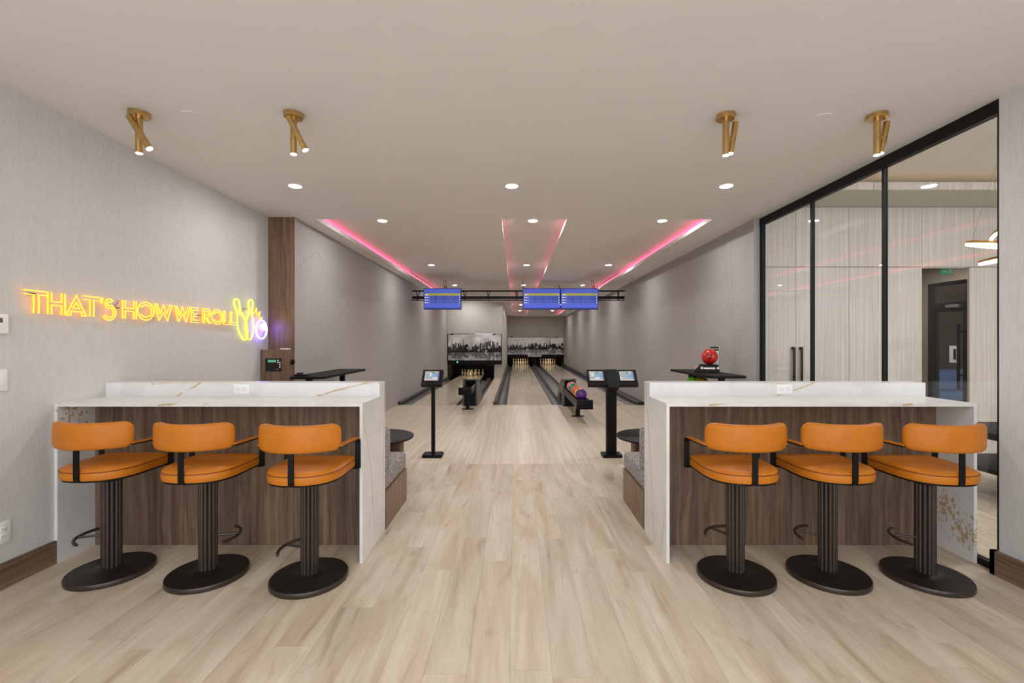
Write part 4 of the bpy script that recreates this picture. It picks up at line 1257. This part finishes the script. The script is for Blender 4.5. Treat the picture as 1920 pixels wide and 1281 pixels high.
spotlight(-2.565, 3.10, ((-0.032, -0.044, -0.045), (0.105, -0.042, -0.265)), 'brass twin tube ceiling light nearest the neon wall')
spotlight(-1.520, 3.115, ((-0.010, -0.046, -0.045), (0.096, -0.034, -0.265)), 'brass twin tube ceiling light over the aisle stool at the neon side')
spotlight(1.447, 3.135, ((0.082, 0.030, -0.036), (0.045, 0.030, -0.252)), 'brass twin tube ceiling light over the aisle stool at the glass side')
spotlight(2.485, 3.130, ((0.092, 0.030, -0.036), (0.050, 0.032, -0.252)), 'brass twin tube ceiling light nearest the glass partition')
for x, y, z, lab in ((-2.23, 3.13, CEIL, 'flush white ceiling cap between the two brass lights at the neon side'), (2.13, 3.165, CEIL, 'flush white ceiling cap between the two brass lights at the glass side'),
                  (-1.70, 7.10, TZ, 'small flush ceiling cap in the tray over the short lane'), (1.16, 7.22, CEIL, 'small flush ceiling cap on the panel over the long lanes'), (1.10, 11.3, CEIL, 'small flush ceiling cap on the panel above the monitors')):
    r = 0.058 if y < 5 else 0.045
    tag(MB().lathe([(0, -0.004), (r - .002, -0.004), (r, -0.002), (r, 0), (0, 0)], seg=32).build('sprinkler_cap', 'ceiling', None, (x, y, z)), lab, 'sprinkler cap', 'flush ceiling caps')

# ================================================================== LOUNGE THINGS
ch = thing('ring_chandelier', (4.70, 4.30, 2.39), 'gold ring chandelier glowing behind the glass', 'chandelier')
def ringo(name, c, R, tilt, rz):
    rot = Matrix.Rotation(rz, 3, 'Z') @ Matrix.Rotation(tilt, 3, 'X')
    def P(r, z, k, n=56):
        a = 2 * pi * k / n
        return Vector(c) + rot @ Vector((r * cos(a), r * sin(a), z))
    n = 56
    m = MB().loft([[P(r, z, k) for k in range(n)] for r, z in ((R, 0.002), (R, 0.024), (R - 0.022, 0.024), (R - 0.022, 0.002))] + [[P(R, 0.002, k) for k in range(n)]], False, False)
    o = m.build(name, 'gold_ring', ch)
    MB().loft([[P(r, z, k) for k in range(n)] for r, z in ((R - 0.001, -0.020), (R - 0.001, 0.001), (R - 0.023, 0.001), (R - 0.023, -0.020), (R - 0.001, -0.020))], False, False).build('ring_light', 'ring_led', o)
ringo('ring', (0, 0, 0), 0.33, radians(14), 0.4)
ringo('ring', (0.10, 0.05, -0.08), 0.27, radians(-10), 1.2)
ringo('ring', (0.12, 0.0, 0.10), 0.24, radians(20), 2.4)
m = MB()
for a in (0.3, 2.4, 4.5):
    m.cyl((0.3 * cos(a), 0.3 * sin(a), 0.0), (0.05 * cos(a), 0.05 * sin(a), 1.05), 0.001, None, 5)
m.lathe([(0, 1.04), (0.08, 1.04), (0.08, 1.07), (0, 1.07)]).build('suspension', 'grey_plastic', ch)
for x, y in ((5.2, 3.6), (6.8, 3.6), (5.2, 1.0), (6.8, 1.0)):
    pass
ex = thing('exit_sign', (6.11, 6.45, 2.485), 'green exit sign hanging in the corridor behind the panels', 'sign')
ex.scale = (0.5, 0.5, 0.5)
MB().box(-0.17, 0.17, -0.012, 0.012, -0.09, 0.09).build('panel', 'exit_green', ex)
MB().box(-0.01, 0.01, -0.01, 0.01, 0.09, 0.528).build('hanger', 'grey_plastic', ex)
MB().prism([(-0.13, -0.02), (-0.05, -0.02), (-0.05, -0.05), (0.0, 0.0), (-0.05, 0.05), (-0.05, 0.02), (-0.13, 0.02)], -0.0145, -0.012, 'y').box(0.05, 0.13, -0.0145, -0.012, -0.06, 0.06).build('pictogram', 'white_ink', ex)
so = thing('blue_sofa', (9.45, 10.0, 0), 'blue sofa in the lobby seen through the glazed door', 'sofa')
MB().rbox(-0.95, 0.95, -0.42, 0.42, 0.08, 0.42, 0.05, 3).build('seat', 'blue_fabric', so)
MB().rbox(-0.95, 0.95, 0.25, 0.46, 0.42, 0.86, 0.06, 3).build('back', 'blue_fabric', so)
for s in (-1, 1):
    MB().rbox(s * 0.86 - 0.1, s * 0.86 + 0.1, -0.42, 0.4, 0.40, 0.64, 0.05, 3).build('arm', 'blue_fabric', so)
    for yy in (-0.36, 0.36): MB().box(s * 0.85 - 0.025, s * 0.85 + 0.025, yy - 0.025, yy + 0.025, 0, 0.09).build('leg', 'black', so)
MB().rbox(-0.3, 0.25, -0.05, 0.22, 0.42, 0.84, 0.07, 3).build('cushion', 'blue_fabric', so)
lt = thing('lounge_table', (4.72, 4.35, 0), 'black two-tier lounge table behind the glass', 'table')
MB().rbox(-0.34, 0.5, -0.45, 0.45, 0.58, 0.645, 0.01, 2).build('tabletop', 'black_matte', lt)
MB().box(-0.34, 0.5, -0.45, 0.45, 0.27, 0.31).build('lower_shelf', 'black', lt)
for sx in (-0.3, 0.46):
    for sy in (-0.41, 0.41): MB().box(sx - 0.025, sx + 0.025, sy - 0.025, sy + 0.025, 0, 0.58).build('leg', 'black', lt)

# lounge and lobby downlights, out of view; lounge ones added to brighten it
for i, (x, y, z, lab) in enumerate(((4.6, 1.6, 3.46, 'added unseen lounge downlight nearest the wall end'), (6.6, 3.0, 3.46, 'added unseen lounge downlight far from the glass'), (6.2, 7.0, 2.75, 'round downlight in the corridor ceiling'), (9.4, 9.0, 2.75, 'round downlight in the dark lobby ceiling'), (4.3, 3.3, 3.46, 'added unseen lounge downlight close behind the glass'), (5.6, 3.6, 3.46, 'added unseen lounge downlight in front of the panel opening'))):
    downlight(x, y, z, lab, 'lane_downlight' if y < 8 else 'downlight')
# unseen downlight rows above and behind the camera, added as fill light
for y in (0.9, -0.9):
    for x in (-2.2, 0.0, 2.1):
        downlight(x, y, CEIL, 'added unseen fill downlight %s the viewer, %s' % ('above' if y > 0 else 'behind', 'neon wall side' if x < -1 else 'middle' if x < 1 else 'right wall side'))
